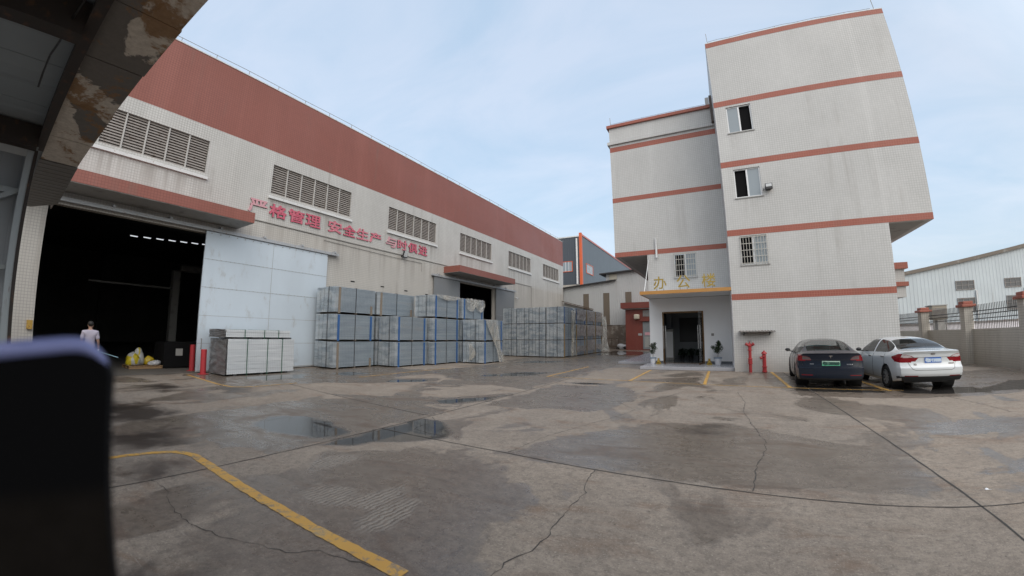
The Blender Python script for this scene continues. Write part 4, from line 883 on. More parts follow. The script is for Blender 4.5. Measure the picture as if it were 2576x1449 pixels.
sheet('clear plastic sheet hanging in swags over the top bundle before the far doorway', lambda u, v: (-13.98 + .05 + .04 * math.sin(u * 11 + v * 4) * v + wavy(0, u * 3, v * 2, .05, 3), 19.6 + u * 2.05, 3.9 - v * (.35 + .45 * abs(math.sin(u * math.pi * 2)) ** .6) + .02 * math.sin(u * 30)))
sheet('thin plastic sheet slung along the top edge of the middle three-high stack', lambda u, v: (-14.06 + .03 + wavy(0, u * 3, v, .04, 4), 16.9 + u * 2.2, 3.9 - v * (.10 + .18 * math.sin(u * math.pi))), 30, 8)
sheet('torn plastic sheet trailing from the two-high stack down to the wet ground', lambda u, v: (-12.36 + .03 + .12 * v * v + .07 * math.sin(u * 14) * (.3 + v), 19.9 + .15 * v + (u - .5) * (1.1 * (1 - v) ** 1.5 + .28 + .75 * max(0, v - .7) * 2) + .9 * v, 2.58 - 2.55 * v), 44, 40)
sheet('scrap of plastic film clinging to the end face of the two-high stack', lambda u, v: (-13.35 + u * (.15 + .3 * math.sin(v * 3)), 19.08 - .03 * math.sin(v * 8 + u * 5), 1.15 - .95 * v), 12, 20)
sheet('twisted plastic sheet hanging where the two far rows of bundles meet', lambda u, v: (-10.52 + .10 * math.sin(u * 9 + v * 6), 28.95 + (u - .5) * (.95 - .7 * math.sin(v * math.pi * .95) ** 2 + .2 * v) - .1 * math.sin(v * 5), 3.55 - 3.5 * v), 30, 50)
sheet('loose plastic sheet blowing off the farthest end of the wrapped bundles', lambda u, v: (-10.38 + .5 * u * v + .1 * math.sin(u * 8 + v * 5), 36.4 + u * (1.2 - .4 * v) + .7 * v * (1 - v), 3.4 - 3.35 * v), 24, 40)

# low stack of bright panels by the sliding door
m, t, b = newmat('bright_galvanised_panel'); pos = nd(t, 'TexCoord').outputs['Object']; s_ = nd(t, 'SeparateXYZ'); t.links.new(pos, s_.inputs[0])
n = noise_(t, mapped(t, (1.2, .9, 11), 'obj'), 1, 5, .62); c = mixc(t, n, (.46, .50, .53), (.86, .885, .90))  # horizontal highlights painted into the colour by stretched noise
a = math_(t, 'FRACT', math_(t, 'DIVIDE', s_.outputs[1], .075)); z_ = math_(t, 'FRACT', math_(t, 'DIVIDE', math_(t, 'SUBTRACT', s_.outputs[2], .07), .0935)); k = math_(t, 'MULTIPLY', ramp(t, a, .60, .70), ramp(t, z_, .25, .4))
c = mixc(t, math_(t, 'MULTIPLY', k, .22), c, (.16, .18, .20)); t.links.new(c, b.inputs['Base Color']); setp(b, Roughness=.4, Metallic=.4); M['bright'] = m
M['green_strap'] = pm('green_strap', (.03, .11, .07), .5); M['dark_film'] = None
m, t, b = newmat('dark_grey_stretch_film'); n = noise_(t, mapped(t, (3, 3, 14)), 1, 6, .65, .8); c = mixc(t, n, (.045, .045, .05), (.26, .26, .265)); t.links.new(c, b.inputs['Base Color']); setp(b, Roughness=.22); bump(t, b, n, .7, .03); M['dark_film'] = m
def panel_stack(label, loc, D, L, nl, base):
    r_ = thing('panel_bundle', label, 'bundle', loc); q = MB(); ph_ = .0935
    for k in range(nl):
        z = base + k * ph_; o_ = .012 * mnoise.noise(Vector((k * 1.7, 0, 0))); q.box(.0, D + o_, o_, L + o_, z, z + .068); q.box(.0, D + o_ - .012, o_ + .004, L + o_ - .01, z + .068, z + ph_)
    q.build('panel_layers', M['bright'], r_, local=True); H = base + nl * ph_
    for y in (L * .27, L * .57, L * .8): q = MB(); q.box(D + .016, D + .022, y - .013, y + .013, .0, H + .01); q.box(0, D + .016, y - .013, y + .013, H + .002, H + .01); q.build('strap', M['green_strap'], r_, local=True)
    q = MB(); q.grid(lambda u, v: (-.03 + u * (D + .03), -.05 - .06 * mnoise.noise(Vector((u * 4, v * 9, 3))) - .03 * math.sin(u * 3), base - .02 + v * (H - base + .03)), 20, 24); q.build('stretch_film', M['dark_film'], r_, True, local=True)
    return r_, H
r_, H = panel_stack('tall lower bundle of bright galvanised panels standing by the red bollard', (-17.15, 6.78, 0), 1.45, 2.72, 14, .07)
for y in (.25, 1.3, 2.35): q = MB(); q.box(.02, 1.44, y, y + .1, 0, .068); q.build('bearer', M['strap'], r_, local=True)
r_, H2 = panel_stack('thin upper bundle of bright panels lying on the taller one by the bollard', (-17.12, 6.70, H + .012), 1.40, 2.6, 3, .06)
for y in (.3, 1.0, 1.75, 2.3): q = MB(); q.box(.05, 1.42, y, y + .35, 0, .055); q.build('bearer', M['strap'], r_, local=True)

# ---------------------------------------------------------------- small things by the big doorway
def bollard(lab, x, y, h):
    r_ = thing('bollard', lab, 'bollard', (x, y, 0), group='red bollards'); q = MB(); q.lathe([(.001, 0), (.105, 0), (.105, h - .02), (.09, h), (.001, h)], (0, 0, 0), 20); smoothed(q.build('post', M['bollard'], r_, local=True)); q = MB(); q.lathe([(.2, .006), (.2, .02), (.106, .03)], (0, 0, 0), 20); q.build('base_ring', M['bollard'], r_, local=True)
bollard('short red bollard standing in front of the sliding door edge', -16.95, 6.42, .95); bollard('red bollard behind the sliding door, just inside the dark doorway', -18.6, 6.6, 1.07)
pl = thing('wooden_pallet', 'pale wooden pallet just inside the dark doorway', 'pallet', (-20.6, 5.3, 0)); mw = pm('pine_board', (.30, .19, .10), .75, var=.25, scale=4)
q = MB()
for k in range(7): y = 4.68 + k * .19; q.box(-21.25, -20.05, y, y + .12, .12, .14)
q.build('deck_boards', mw, pl)
for x in (-21.2, -20.65, -20.13): q = MB(); q.box(x - .05, x + .05, 4.68, 5.94, .02, .12); q.build('stringer', mw, pl)
m, t, b = newmat('printed_yellow_sack'); n = noise_(t, mapped(t, (1.2, 2.6, 1.2)), 1, 2, .4, .4); c = mixc(t, ramp(t, n, .55, .58), (.42, .43, .42), (.50, .40, .02)); t.links.new(c, b.inputs['Base Color']); setp(b, Roughness=.35); M['sack'] = m
def sack(lab, c, r, sq, seed, mt, n=26, amp=.5):
    q = MB(); q.ball(c, r, n, sq); q.v = [tuple(Vector(p) + (Vector(p) - Vector(c)) * amp * (mnoise.noise(Vector(p) * 2.3 + Vector((seed, 0, 0))) + .5 * mnoise.noise(Vector(p) * 6 + Vector((seed, 3, 0))))) for p in q.v]
    lo = min(p[2] for p in q.v); q.v = [(x, y, max(.142, z)) for x, y, z in q.v]; o = q.build('plastic_sack', mt, None, True); return tag(o, lab, 'sack', 'sacks on the pallet')
sack('big grey and yellow printed sack leaning up on the pallet', (-20.55, 4.95, .39), .29, (.8, .9, 1.15), 2, M['sack']); sack('upright half-empty sack with yellow top on the pallet', (-20.75, 5.2, .45), .25, (.55, .8, 1.45), 9, M['sack'])
sack('crumpled lilac-white plastic bag on the pallet corner', (-20.4, 5.68, .22), .21, (1.1, 1.15, .6), 5, film_w); sack('small yellow bag behind the crumpled white one on the pallet', (-20.8, 5.6, .3), .2, (.9, 1.1, 1.0), 12, pm('yellow_bag', (.50, .36, .02), .4))

# ---------------------------------------------------------------- hydrants, awning
h1 = thing('pillar_hydrant', 'tall slim red pump connector with twin outlets and a hand wheel', 'hydrant', (1.20, 18.85, 0))
q = MB(); q.lathe([(.001, 0), (.062, 0), (.062, .36), (.10, .36), (.10, .385), (.078, .39), (.085, .47), (.078, .55), (.10, .56), (.10, .585), (.062, .6), (.062, .92), (.10, .925), (.10, .95), (.066, .96), (.066, 1.08), (.09, 1.10), (.09, 1.16), (.06, 1.2), (.035, 1.24), (.02, 1.30)], (0, 0, 0), 20); smoothed(q.build('standpipe', M['hyd'], h1, local=True))
for s in (-1, 1): q = MB(); q.cyl((0, -.02, 1.10), (s * .12, -.05, 1.19), .052, .058); q.cyl((s * .12, -.05, 1.19), (s * .17, -.06, 1.215), .072, .066); smoothed(q.build('outlet', M['hyd'], h1, local=True))
q = MB(); q.lathe([(.075, 1.315), (.085, 1.325), (.075, 1.335), (.065, 1.325), (.075, 1.315)], (0, 0, 0), 20); q.bar((-.08, 0, 1.325), (.08, 0, 1.325), .014); q.bar((0, -.08, 1.325), (0, .08, 1.325), .014); q.build('hand_wheel', M['black_metal'], h1, local=True)
h2 = thing('fire_hydrant', 'short red fire hydrant with domed cap and side outlet', 'hydrant', (1.75, 18.82, 0))
q = MB(); q.lathe([(.001, 0), (.075, 0), (.09, .02), (.105, .03), (.105, .06), (.082, .07), (.082, .22), (.108, .23), (.108, .255), (.075, .27), (.075, .74), (.08, .78)], (0, 0, 0), 20); smoothed(q.build('barrel', M['hyd'], h2, local=True))
q = MB(); q.lathe([(.08, .78), (.115, .79), (.112, .82), (.07, .87), (.035, .885), (.035, .91), (.001, .93)], (0, 0, 0), 20); smoothed(q.build('cap', M['hyd'], h2, local=True))
q = MB(); q.cyl((0, 0, .68), (-.12, -.05, .62), .045); q.cyl((-.12, -.05, .62), (-.155, -.06, .605), .062); smoothed(q.build('outlet', M['hyd'], h2, local=True)); q = MB(); q.cyl((0, -.06, .70), (0, -.11, .70), .06); smoothed(q.build('outlet', M['hyd'], h2, local=True)); q = MB(); q.tube([(-.14, -.06, .6), (-.12, -.08, .5), (-.08, -.04, .47)], .006, 5); q.build('chain', M['galv_seam'], h2, local=True)
aw = thing('wall_awning', 'small weathered corrugated awning on the tiled wall above the hydrants', 'awning', (1.52, 19.1, 1.7)); 
q = MB(); q.grid(lambda u, v: (.83 + u * 1.4, 19.094 - v * .5, 1.76 - v * .05 + .012 * math.sin(u * 70)), 90, 3); o = q.build('roof_sheet', pm('weathered_grey_sheet', (.17, .16, .15), .7, dirt=((.10, .06, .04), .3)), aw); o.modifiers.new('t', 'SOLIDIFY').thickness = .012
for x in (1.0, 2.02): q = MB(); q.bar((x, 19.09, 1.70), (x, 18.65, 1.66), .05); q.bar((x, 19.09, 1.58), (x, 18.8, 1.66), .04); q.build('bracket', M['black_metal'], aw)
# ---------------------------------------------------------------- potted plants and brass figurines at the entrance
def leafy(mb, c, r, n, ls, sq=(1, 1, 1)):
    for _ in range(n):
        d = Vector((random.gauss(0, 1), random.gauss(0, 1), random.gauss(0, 1))).normalized() * (random.random() ** .45) * r
        p = Vector(c) + Vector((d.x * sq[0], d.y * sq[1], d.z * sq[2])); a = Vector((random.gauss(0, 1), random.gauss(0, 1), random.gauss(0, .6))).normalized(); bq = a.cross(Vector((random.random(), random.random(), 1))).normalized()
        l = ls * random.uniform(.7, 1.3); mb.quad(p, p + a * l * .5 + bq * l * .24, p + a * l, p + a * l * .5 - bq * l * .24)
def potted(lab, x, y, ph_, pr, h, blobs):
    r_ = thing('potted_plant', lab, 'plant', (x, y, .15), group='potted plants at the entrance')
    q = MB(); q.lathe([(.001, .0), (pr * .72, 0), (pr * .95, ph_ - .07)], (0, 0, .002), 24); smoothed(q.build('pot', M['pot'], r_, local=True)); q = MB(); q.lathe([(pr * .95, ph_ - .07), (pr * 1.04, ph_ - .06), (pr * 1.06, ph_), (pr * .95, ph_), (pr * .93, ph_ - .03)], (0, 0, .002), 24); smoothed(q.build('pot_rim', M['pot_rim'], r_, local=True)); q = MB(); q.lathe([(.001, ph_ - .035), (pr * .93, ph_ - .035)], (0, 0, 0), 24); q.build('soil', M['soil'], r_, local=True)
    q = MB(); q.tube([(0, 0, ph_ - .04), (.01, .0, ph_ + .15), (-.01, 0, ph_ + .32)], [.012, .01, .008], 6)
    for c, r in blobs: q.tube([(0, 0, ph_ + .2), ((c[0]) * .5, c[1] * .5, (ph_ + .2 + c[2]) / 2), c], .005, 5)
    q.build('stem', M['stem'], r_, local=True)
    q = MB()
    for c, r in blobs: leafy(q, c, r, int(1500 * r), .075)
    q.build('foliage', M['leaf'], r_, local=True)
potted('loose bushy potted shrub left of the glass doors in a white pot', -3.28, 21.1, .33, .17, 1.1, [((-.02, 0, .62), .14), ((.06, .02, .80), .15), ((-.05, 0, .92), .13), ((.1, 0, 1.0), .07)])
potted('rounder potted shrub right of the glass doors in a white pot', -.12, 21.0, .36, .19, 1.1, [((-.03, 0, .70), .19), ((.05, .02, .85), .2), ((-.22, 0, .84), .09), ((.04, 0, 1.0), .12), ((.06, 0, 1.1), .05)])
def figurine(lab, x, y):
    r_ = tag(thing('x', 'x', 'x'), lab, 'figurine', 'brass figurines at the door'); r_.name = 'brass_figurine'; r_.location = (x, y, .15); WL[r_.name] = (x, y, .15)
    q = MB(); q.box(-.13, .13, -.09, .09, 0, .045); q.build('plinth', M['gold'], r_, local=True, bevel=.01)
    q = MB(); q.ball((0, .02, .13), .09, 14, (1, 1, 1.1)); q.ball((0, -.03, .24), .055, 12); q.ball((0, -.08, .225), .025, 8); q.ball((-.035, -.02, .295), .018, 8); q.ball((.035, -.02, .295), .018, 8)
    for s in (-1, 1): q.cyl((s * .045, -.06, .045), (s * .04, -.04, .17), .022); q.ball((s * .08, .02, .075), .04, 8)
    q.build('seated_animal', M['gold'], r_, True, local=True)
figurine('brass seated animal figurine left of the doors beside the white pot', -2.97, 20.95); figurine('brass seated animal figurine right of the glass doors', -.52, 20.95)
for k, x in enumerate((-2.17, -1.68, -1.15)):
    if k == 0:
        lp = thing('lobby_plant', 'dark bushy plant on the lobby floor below the black board', 'plant', (x, 25.4, .155), group='dark plants on the lobby floor')
        q = MB(); q.lathe([(.001, 0), (.12, 0), (.15, .2), (.001, .2)], (0, 0, 0), 16); q.build('pot', M['black'], lp, local=True); q = MB(); leafy(q, (0, 0, .42), .24, 300, .13); q.build('foliage', M['leaf_dark'], lp, local=True)
    else: o = copy_tree(lp); o.location = (x, 25.4, .155)

# ---------------------------------------------------------------- open shed roof over the camera
cs = thing('lean_to_shed', 'old steel shed with a peeling painted eave, grey column and sheet wall', 'shed', (-8, 0, 0))
m, t, b = newmat('peeling_painted_eave'); pos = nd(t, 'NewGeometry').outputs['Position']
v = mapped(t, (.62, 1.1, 1)); n1_ = noise_(t, v, 1.0, 7, .58, .5); n2_ = noise_(t, mapped(t, (1.1, 1.3, 1)), 1, 8, .7, .3); n3_ = noise_(t, mapped(t, (14, 14, 14)), 1, 5, .7)
c = mixc(t, ramp(t, n3_, .3, .7), (.55, .515, .465), (.74, .70, .64)); c = mixc(t, ramp(t, n1_, .52, .535), c, mixc(t, n3_, (.13, .125, .12), (.22, .21, .20)))
c = mixc(t, ramp(t, math_(t, 'ADD', n2_, math_(t, 'MULTIPLY', n3_, .12)), .555, .62, 0, .92), c, mixc(t, n3_, (.16, .085, .035), (.40, .235, .11))); t.links.new(c, b.inputs['Base Color']); setp(b, Roughness=.8)
sx_ = nd(t, 'SeparateXYZ'); t.links.new(pos, sx_.inputs[0]); M['eave'] = m
q = MB(); xs = [5.5, 4.0, 2.4, 1.2, -.0, -1.2, -2.5, -3.78, -4.84, -6.1, -7.4, -8.6]
for i, (a, b_) in enumerate(zip(xs[:-1], xs[1:])): q.box(b_ + .012, a - .004, .29, .86 + .012 * (i % 2), 4.25 + .004 * (i % 2), 4.27 + .004 * (i % 2))
q.build('eave_soffit', M['eave'], cs)
mcd = corrugated('dark_corrugated_sheet', (.19, .19, .185), .24, 0, .6, rust=.3, depth=.05, streak=1.6)
q = MB(); q.prism([(-8.62, .27), (-8.62, .87), (-11.6, .92), (-12.4, .42), (-12.4, .27)], 4.24, 4.26, 'z'); q.build('eave_sheet', mcd, cs)
mrf = corrugated('shed_roof_sheet', (.30, .345, .38), 1.27, 0, .5, rust=.15, depth=.02)
q = MB()
for i, x in enumerate(np.arange(5.5, -12.4, -.62)): q.box(x - .62, x + .02, -2.6, .885 + .02 * (i % 2) + .006 * random.random(), 4.42 + .006 * (i % 2), 4.44 + .006 * (i % 2))
q.build('roof', mrf, cs)
q = MB(); q.box(-12.4, 5.5, .835, .865, 4.275, 4.42); q.build('fascia', M['galv_seam'], cs)
q = MB(); q.box(-8.0, 5.5, .17, .285, 4.18, 4.41); q.build('edge_beam', pm('dark_brown_steel', (.032, .025, .022), .7, dirt=((.10, .05, .025), .2)), cs)
for x in (-1.0, -4.3, -7.65): q = MB(); q.box(x - .1, x + .1, -2.6, .168, 4.08, 4.40); q.build('cross_beam', bpy.data.materials['dark_brown_steel'], cs)
mcol = pm('grey_blue_steel', (.34, .38, .40), .5, .1, dirt=((.14, .07, .04), .12), scale=2, stretch=(1, 1, .3))
q = MB(); q.box(-8.0, -7.98, .06, .20, 0, 4.16); q.box(-7.80, -7.78, .06, .20, 0, 4.16); q.box(-7.98, -7.80, .12, .14, 0, 4.16); q.box(-8.1, -7.7, .0, .26, 0, .02); q.build('column', mcol, cs)
q = MB(); q.box(-7.779, -7.765, .16, .21, 0, 4.1); q.build('rusty_angle', bpy.data.materials['dark_brown_steel'], cs)
mws = corrugated('grey_sheet_wall', (.34, .375, .41), .45, 1, .5, rust=.15, depth=.02)
q = MB(); q.box(-8.12, -8.08, -5, .10, 0, 4.07); q.build('sheet_wall', mws, cs)
q = MB(); q.box(-20, 16, -9.3, -9.0, 0, 7.0); q.build('added_back_wall', mws, cs)  # unseen wall behind the camera, added to darken the car reflections
q = MB(); q.bar((-7.95, -5, 3.45), (-7.95, .05, 3.5), .08); q.bar((-7.95, -5, 2.3), (-7.95, .05, 2.43), .06); q.bar((-7.95, -.9, 3.0), (-7.9, .08, 3.52), .07); q.build('girt', mcol, cs)
q = MB(); q.tube([(-3.9, .1, 4.3), (-4.1, .06, 4.20), (-4.6, .02, 4.16), (-5.0, -.02, 4.2), (-5.3, -.03, 4.12), (-5.36, -.03, 4.0)], .012, 6); q.build('hanging_cable', M['black'], cs)

# ---------------------------------------------------------------- dark phone held up close to the camera
E3 = Vector((-.29203, .03304, 1.63977)); EU = Vector((-.19422, .06729, .97865)).normalized(); EX = Vector((.12131, .99163, -.04411)).normalized(); EN = EX.cross(EU).normalized()
def arc(cx_, cy_, r, a0, a1, n=10): return [(cx_ + r * math.cos(R(a0 + (a1 - a0) * i / n)), cy_ + r * math.sin(R(a0 + (a1 - a0) * i / n))) for i in range(n + 1)]
OUT = [(-46, 44.5), (-20, 50)] + [(0, 54)] + arc(4, 31, 23, 84, 0, 12) + [(27, 0), (27, -60)] + arc(9, -92, 18, 0, -90, 8) + arc(-36, -92, 18, -90, -180, 8) + [(-54, 30)] + arc(-46, 36.5, 8, 180, 100, 5)
def ph3(u, v, w): return tuple(E3 + EX * u * .001 + EU * v * .001 + EN * w * .001)
po = thing('mobile_phone', 'dark mobile phone with a pale metal top edge held close to the camera', 'phone', tuple(E3))
def inset(poly, d):
    n = len(poly); o_ = []
    for i in range(n):
        a, c_ = Vector(poly[i - 1]), Vector(poly[(i + 1) % n]); tt = (c_ - a).normalized(); o_.append((poly[i][0] + tt.y * -d * -1 * -1, poly[i][1] + tt.x * d * -1)) if False else o_.append((poly[i][0] - (-tt.y) * 1 * 0 + tt.y * -d, poly[i][1] - tt.x * -d * 1 * -1 * -1))
    return o_
def ringpts(d):           # offset inwards; OUT runs clockwise
    n = len(OUT); r_ = []
    for i in range(n):
        a, c_ = Vector(OUT[i - 1]), Vector(OUT[(i + 1) % n]); tt = (c_ - a).normalized(); r_.append((OUT[i][0] + tt.y * d, OUT[i][1] - tt.x * d))
    return r_
q = MB(); n = len(OUT); prof = [(3.2, -9.0), (1.0, -7.6), (0, -5), (0, -3.5), (1.0, -1.2), (3.2, 0)]
rings = [[ph3(u, v, w) for u, v in ringpts(d)] for d, w in prof]; vs = sum(rings, [])
q._a(vs, [(i * n + k, i * n + (k + 1) % n, (i + 1) * n + (k + 1) % n, (i + 1) * n + k) for i in range(len(prof) - 1) for k in range(n)] + [tuple(range(n))])
q.build('body', pm('phone_dark_case', (.006, .006, .0075), .5, spec=.15), po, True)
m, t, b = newmat('dark_phone_screen'); pz = nd(t, 'NewGeometry').outputs['Position']; s_ = nd(t, 'SeparateXYZ'); t.links.new(pz, s_.inputs[0]); nn = noise_(t, mapped(t, (60, 60, 60)), 1, 4, .6)
c = mixc(t, ramp(t, math_(t, 'ADD', s_.outputs[2], math_(t, 'MULTIPLY', nn, .006)), 1.620, 1.605), (.0065, .0065, .007), mixc(t, nn, (.008, .007, .006), (.017, .0145, .013))); t.links.new(c, b.inputs['Base Color']); setp(b, Roughness=.6, Specular_IOR_Level=.0)
q = MB(); q._a([ph3(u, v, .15) for u, v in ringpts(3.3)], [tuple(range(n))]); q.build('screen', m, po)
pts = [ph3(u, v, -2) for u, v in ((-50, 40.5), (-20, 46.5), (0, 50))] + [ph3(u, v, -2) for u, v in arc(4, 31, 19.5, 84, 25, 8)]
q = MB(); q.tube(pts, [.0052] * 3 + [.0050, .0048, .0044, .004, .0034, .003, .0026, .0022, .002], 12); q.build('metal_edge', pm('lavender_metal', (.20, .23, .46), .45, .2, var=.04, scale=20), po, True)
# litter
q = MB(); q.grid(lambda u, v: (2.74 + u * .07, 5.05 + v * .03, .006 + .012 * math.sin(u * 5) * v), 6, 4); o = q.build('paper_scrap', M['white_paint']); o.modifiers.new('t', 'SOLIDIFY').thickness = .002; tag(o, 'tiny white paper scrap on the concrete beside the long joint', 'litter')
# ---------------------------------------------------------------- cars: one lofted shell cut into body, glass and lamps
def cr_spline(xs, ys):
    xs = np.array(xs, float); ys = np.array(ys, float)
    d = np.gradient(ys, xs) if len(xs) > 2 else np.zeros(len(xs)); sl = np.diff(ys) / np.diff(xs)
    for i in range(1, len(xs) - 1): d[i] = 0 if sl[i - 1] * sl[i] <= 0 else 2 * sl[i - 1] * sl[i] / (sl[i - 1] + sl[i])
    d[0] = sl[0]; d[-1] = sl[-1]
    def f(x):
        x = np.clip(x, xs[0], xs[-1]); i = np.clip(np.searchsorted(xs, x) - 1, 0, len(xs) - 2); h = xs[i + 1] - xs[i]; t_ = (x - xs[i]) / h
        return (1 + 2 * t_) * (1 - t_)**2 * ys[i] + t_ * (1 - t_)**2 * h * d[i] + t_**2 * (3 - 2 * t_) * ys[i + 1] + t_**2 * (t_ - 1) * h * d[i + 1]
    return f
def inpoly(x, y, poly):
    r_ = np.zeros(x.shape, bool); n = len(poly)
    for i in range(n):
        x1, y1 = poly[i]; x2, y2 = poly[(i + 1) % n]
        c_ = ((y1 > y) != (y2 > y)) & (x < (x2 - x1) * (y - y1) / (y2 - y1 + 1e-12) + x1); r_ ^= c_
    return r_
def car(name, label, K, loc, rot):
    root = thing(name, label, 'car', loc, rot); L = K['L']
    zr, zb, W, wt, zs = (cr_spline(*K[k]) for k in ('zr', 'zb', 'W', 'wt', 'zs'))
    us = np.concatenate([np.linspace(0, 1.5, 100), np.linspace(1.5, L, 150)[1:]])
    kv = np.array([0, 1, 2, 3, 4, 5, 6, 7, 8, 9.]); vv = np.concatenate([np.linspace(0, 5, 46), np.linspace(5, 7, 28)[1:], np.linspace(7, 9, 26)[1:]])
    def ring(y):
        w_, b_, r_, s_, tt = W(y), zb(y), zr(y), zs(y), wt(y); h = max(r_ - b_, 0); dr = .16 * min(h, .45)
        px = np.array([.6 * w_, w_ - .05, w_ - .012, w_, w_ - .012, w_ - .055, (w_ - .055) * .48 + tt * .52 + .03 * min(1, h / .3), tt, tt * .55, 0])
        pz = np.array([s_ - .01, s_, s_ + .16, .60, b_ - .13, b_, b_ + (r_ - dr - b_) * .55, r_ - dr, r_ - .18 * dr, r_])
        return cr_spline(kv, px)(vv), cr_spline(kv, pz)(vv)
    RX, RZ = zip(*[ring(y) for y in us]); RX = np.array(RX); RZ = np.array(RZ); RY = np.repeat(us[:, None], len(vv), 1)
    ys_ = cr_spline(*K['rear'])                                   # fascia offset by height
    Wm = max(K['W'][1])
    def shape(x, y, z):
        k = np.exp(-y / .38); y2 = y + ys_(z) * k + .16 * (np.abs(x) / Wm)**3.2 * np.exp(-y / .30)
        kf = np.exp(-(L - y) / .45); return x, y2 - .28 * (np.abs(x) / Wm)**2.6 * kf, z
    parts = {}
    def addq(cls, X, Y, Z, keep):
        mb = parts.setdefault(cls, MB()); nu, nv = X.shape; idx = -np.ones(X.shape, int); cells = np.argwhere(keep)
        need = np.zeros(X.shape, bool)
        for i, j in cells: need[i:i + 2, j:j + 2] = True
        vs = np.argwhere(need); base = 0; idx[need] = np.arange(len(vs))
        P = np.stack([X[need], Y[need], Z[need]], 1)
        mb._a(P.tolist(), [(idx[i, j], idx[i + 1, j], idx[i + 1, j + 1], idx[i, j + 1]) for i, j in cells])
    for sgn in (1, -1):
        X, Y, Z = shape(RX * sgn, RY, RZ)
        ctr = lambda A: (A[:-1, :-1] + A[1:, :-1] + A[1:, 1:] + A[:-1, 1:]) / 4
        cx_, cy_, cz_ = ctr(X), ctr(Y), ctr(Z); V = np.broadcast_to((vv[:-1] + vv[1:]) / 2, cx_.shape); ry = ctr(RY); ax = np.abs(cx_)
        cls = np.full(cx_.shape, 'body', dtype=object)
        for yw in K['axles']: cls[((cy_ - yw)**2 + (cz_ - K['rw'])**2 < (K['rw'] + .055)**2) & (V < 5)] = 'cut'
        cls[(V < 1.6) & (cls == 'body')] = 'sill'
        side = inpoly(cy_, cz_, K['side_glass']) & (V > 5.05) & (V < 7.0); cls[side] = 'glass_side'
        for a, b_ in K['pillars']: cls[side & (cy_ > a) & (cy_ < b_)] = K['pillar_cls']
        rg = (V > 7.0) if K.get('rg_v') is None else (V > K['rg_v']); cls[rg & (ry > K['rear_glass'][0]) & (ry < K['rear_glass'][1]) & (ax < np.interp(ry, K['rear_glass'][:2], K['rg_w'])) ] = 'rear_glass'
        cls[(V > 7.0) & (ry > K['wind'][0]) & (ry < K['wind'][1])] = 'windshield'
        if K.get('roof_glass'): cls[(V > 7.0) & (ry >= K['rear_glass'][1]) & (ry <= K['wind'][0])] = 'roof_glass'
        lamp = inpoly(cy_, cz_, K['lamp_side']) & (ax > .5) & (cy_ < .6) & (V > 2.5) & (V < 6.5); cls[lamp & (cls == 'body')] = 'lamp%d' % sgn
        if 'skirt' in K: cls[(cz_ < K['skirt']) & (cy_ < .34) & (cls == 'body')] = 'skirt'
        for c_ in set(cls.ravel()) - {'cut'}: addq(c_, X, Y, Z, cls == c_)
    # rear fascia and nose caps
    tt = np.linspace(-1, 1, 181)
    for end in (0, -1):
        X = tt[None, :] * RX[end][:, None]; Y = np.full(X.shape, us[end]); Z = np.repeat(RZ[end][:, None], len(tt), 1)
        X, Y, Z = shape(X, Y, Z); ctr = lambda A: (A[:-1, :-1] + A[1:, :-1] + A[1:, 1:] + A[:-1, 1:]) / 4; cx_, cz_ = ctr(X), ctr(Z); cls = np.full(cx_.shape, 'body', dtype=object)
        if end == 0:
            for sgn in (1, -1):
                cls[inpoly(cx_ * sgn, cz_, K['lamp_rear'])] = 'lamp%d' % sgn
                if 'lamp_clear' in K: cls[inpoly(cx_ * sgn, cz_, K['lamp_clear'])] = 'clear%d' % sgn
                for pr in K.get('reflectors', []): cls[inpoly(cx_ * sgn, cz_, pr)] = 'reflector%d' % sgn
            if 'skirt' in K: cls[(cz_ < K['skirt']) & (cls == 'body')] = 'skirt'
        for c_ in set(cls.ravel()): addq(c_, X, Y, Z, cls == c_)
    MT = K['mats']; nm = {'body': 'body', 'sill': 'sill', 'glass_side': 'side_window', 'rear_glass': 'rear_window', 'windshield': 'windscreen', 'roof_glass': 'glass_roof', 'skirt': 'bumper_skirt', 'trim': 'pillar_trim'}
    for c_, mb in parts.items():
        if c_ == 'glass_side':          # two children, one per side
            for sg in (1, -1):
                q = MB(); fs = [f for f in mb.f if mb.v[f[0]][0] * sg > 0]; u_ = sorted({i for f in fs for i in f}); mp_ = {i: k for k, i in enumerate(u_)}
                q._a([mb.v[i] for i in u_], [[mp_[i] for i in f] for f in fs]); q.build('side_window', MT['glass_side'], root, True, local=True)
            continue
        base = c_.rstrip('-1') if c_ not in nm else c_
        n_ = nm.get(c_, {'lamp': 'tail_lamp', 'clear': 'lamp_lens', 'reflector': 'reflector'}.get(base, c_))
        o = mb.build(n_, MT.get(c_, MT.get(base)), root, True, local=True)
        bm = bmesh.new(); bm.from_mesh(o.data); bmesh.ops.remove_doubles(bm, verts=bm.verts, dist=.0008); bmesh.ops.recalc_face_normals(bm, faces=bm.faces); bm.to_mesh(o.data); bm.free()
        o.data.set_sharp_from_angle(angle=R(48))
    def fas(x, z):                         # point on the rear fascia
        e = RX[0]; y = ys_(np.array([z]))[0] + .16 * (abs(x) / Wm)**3.2; return y
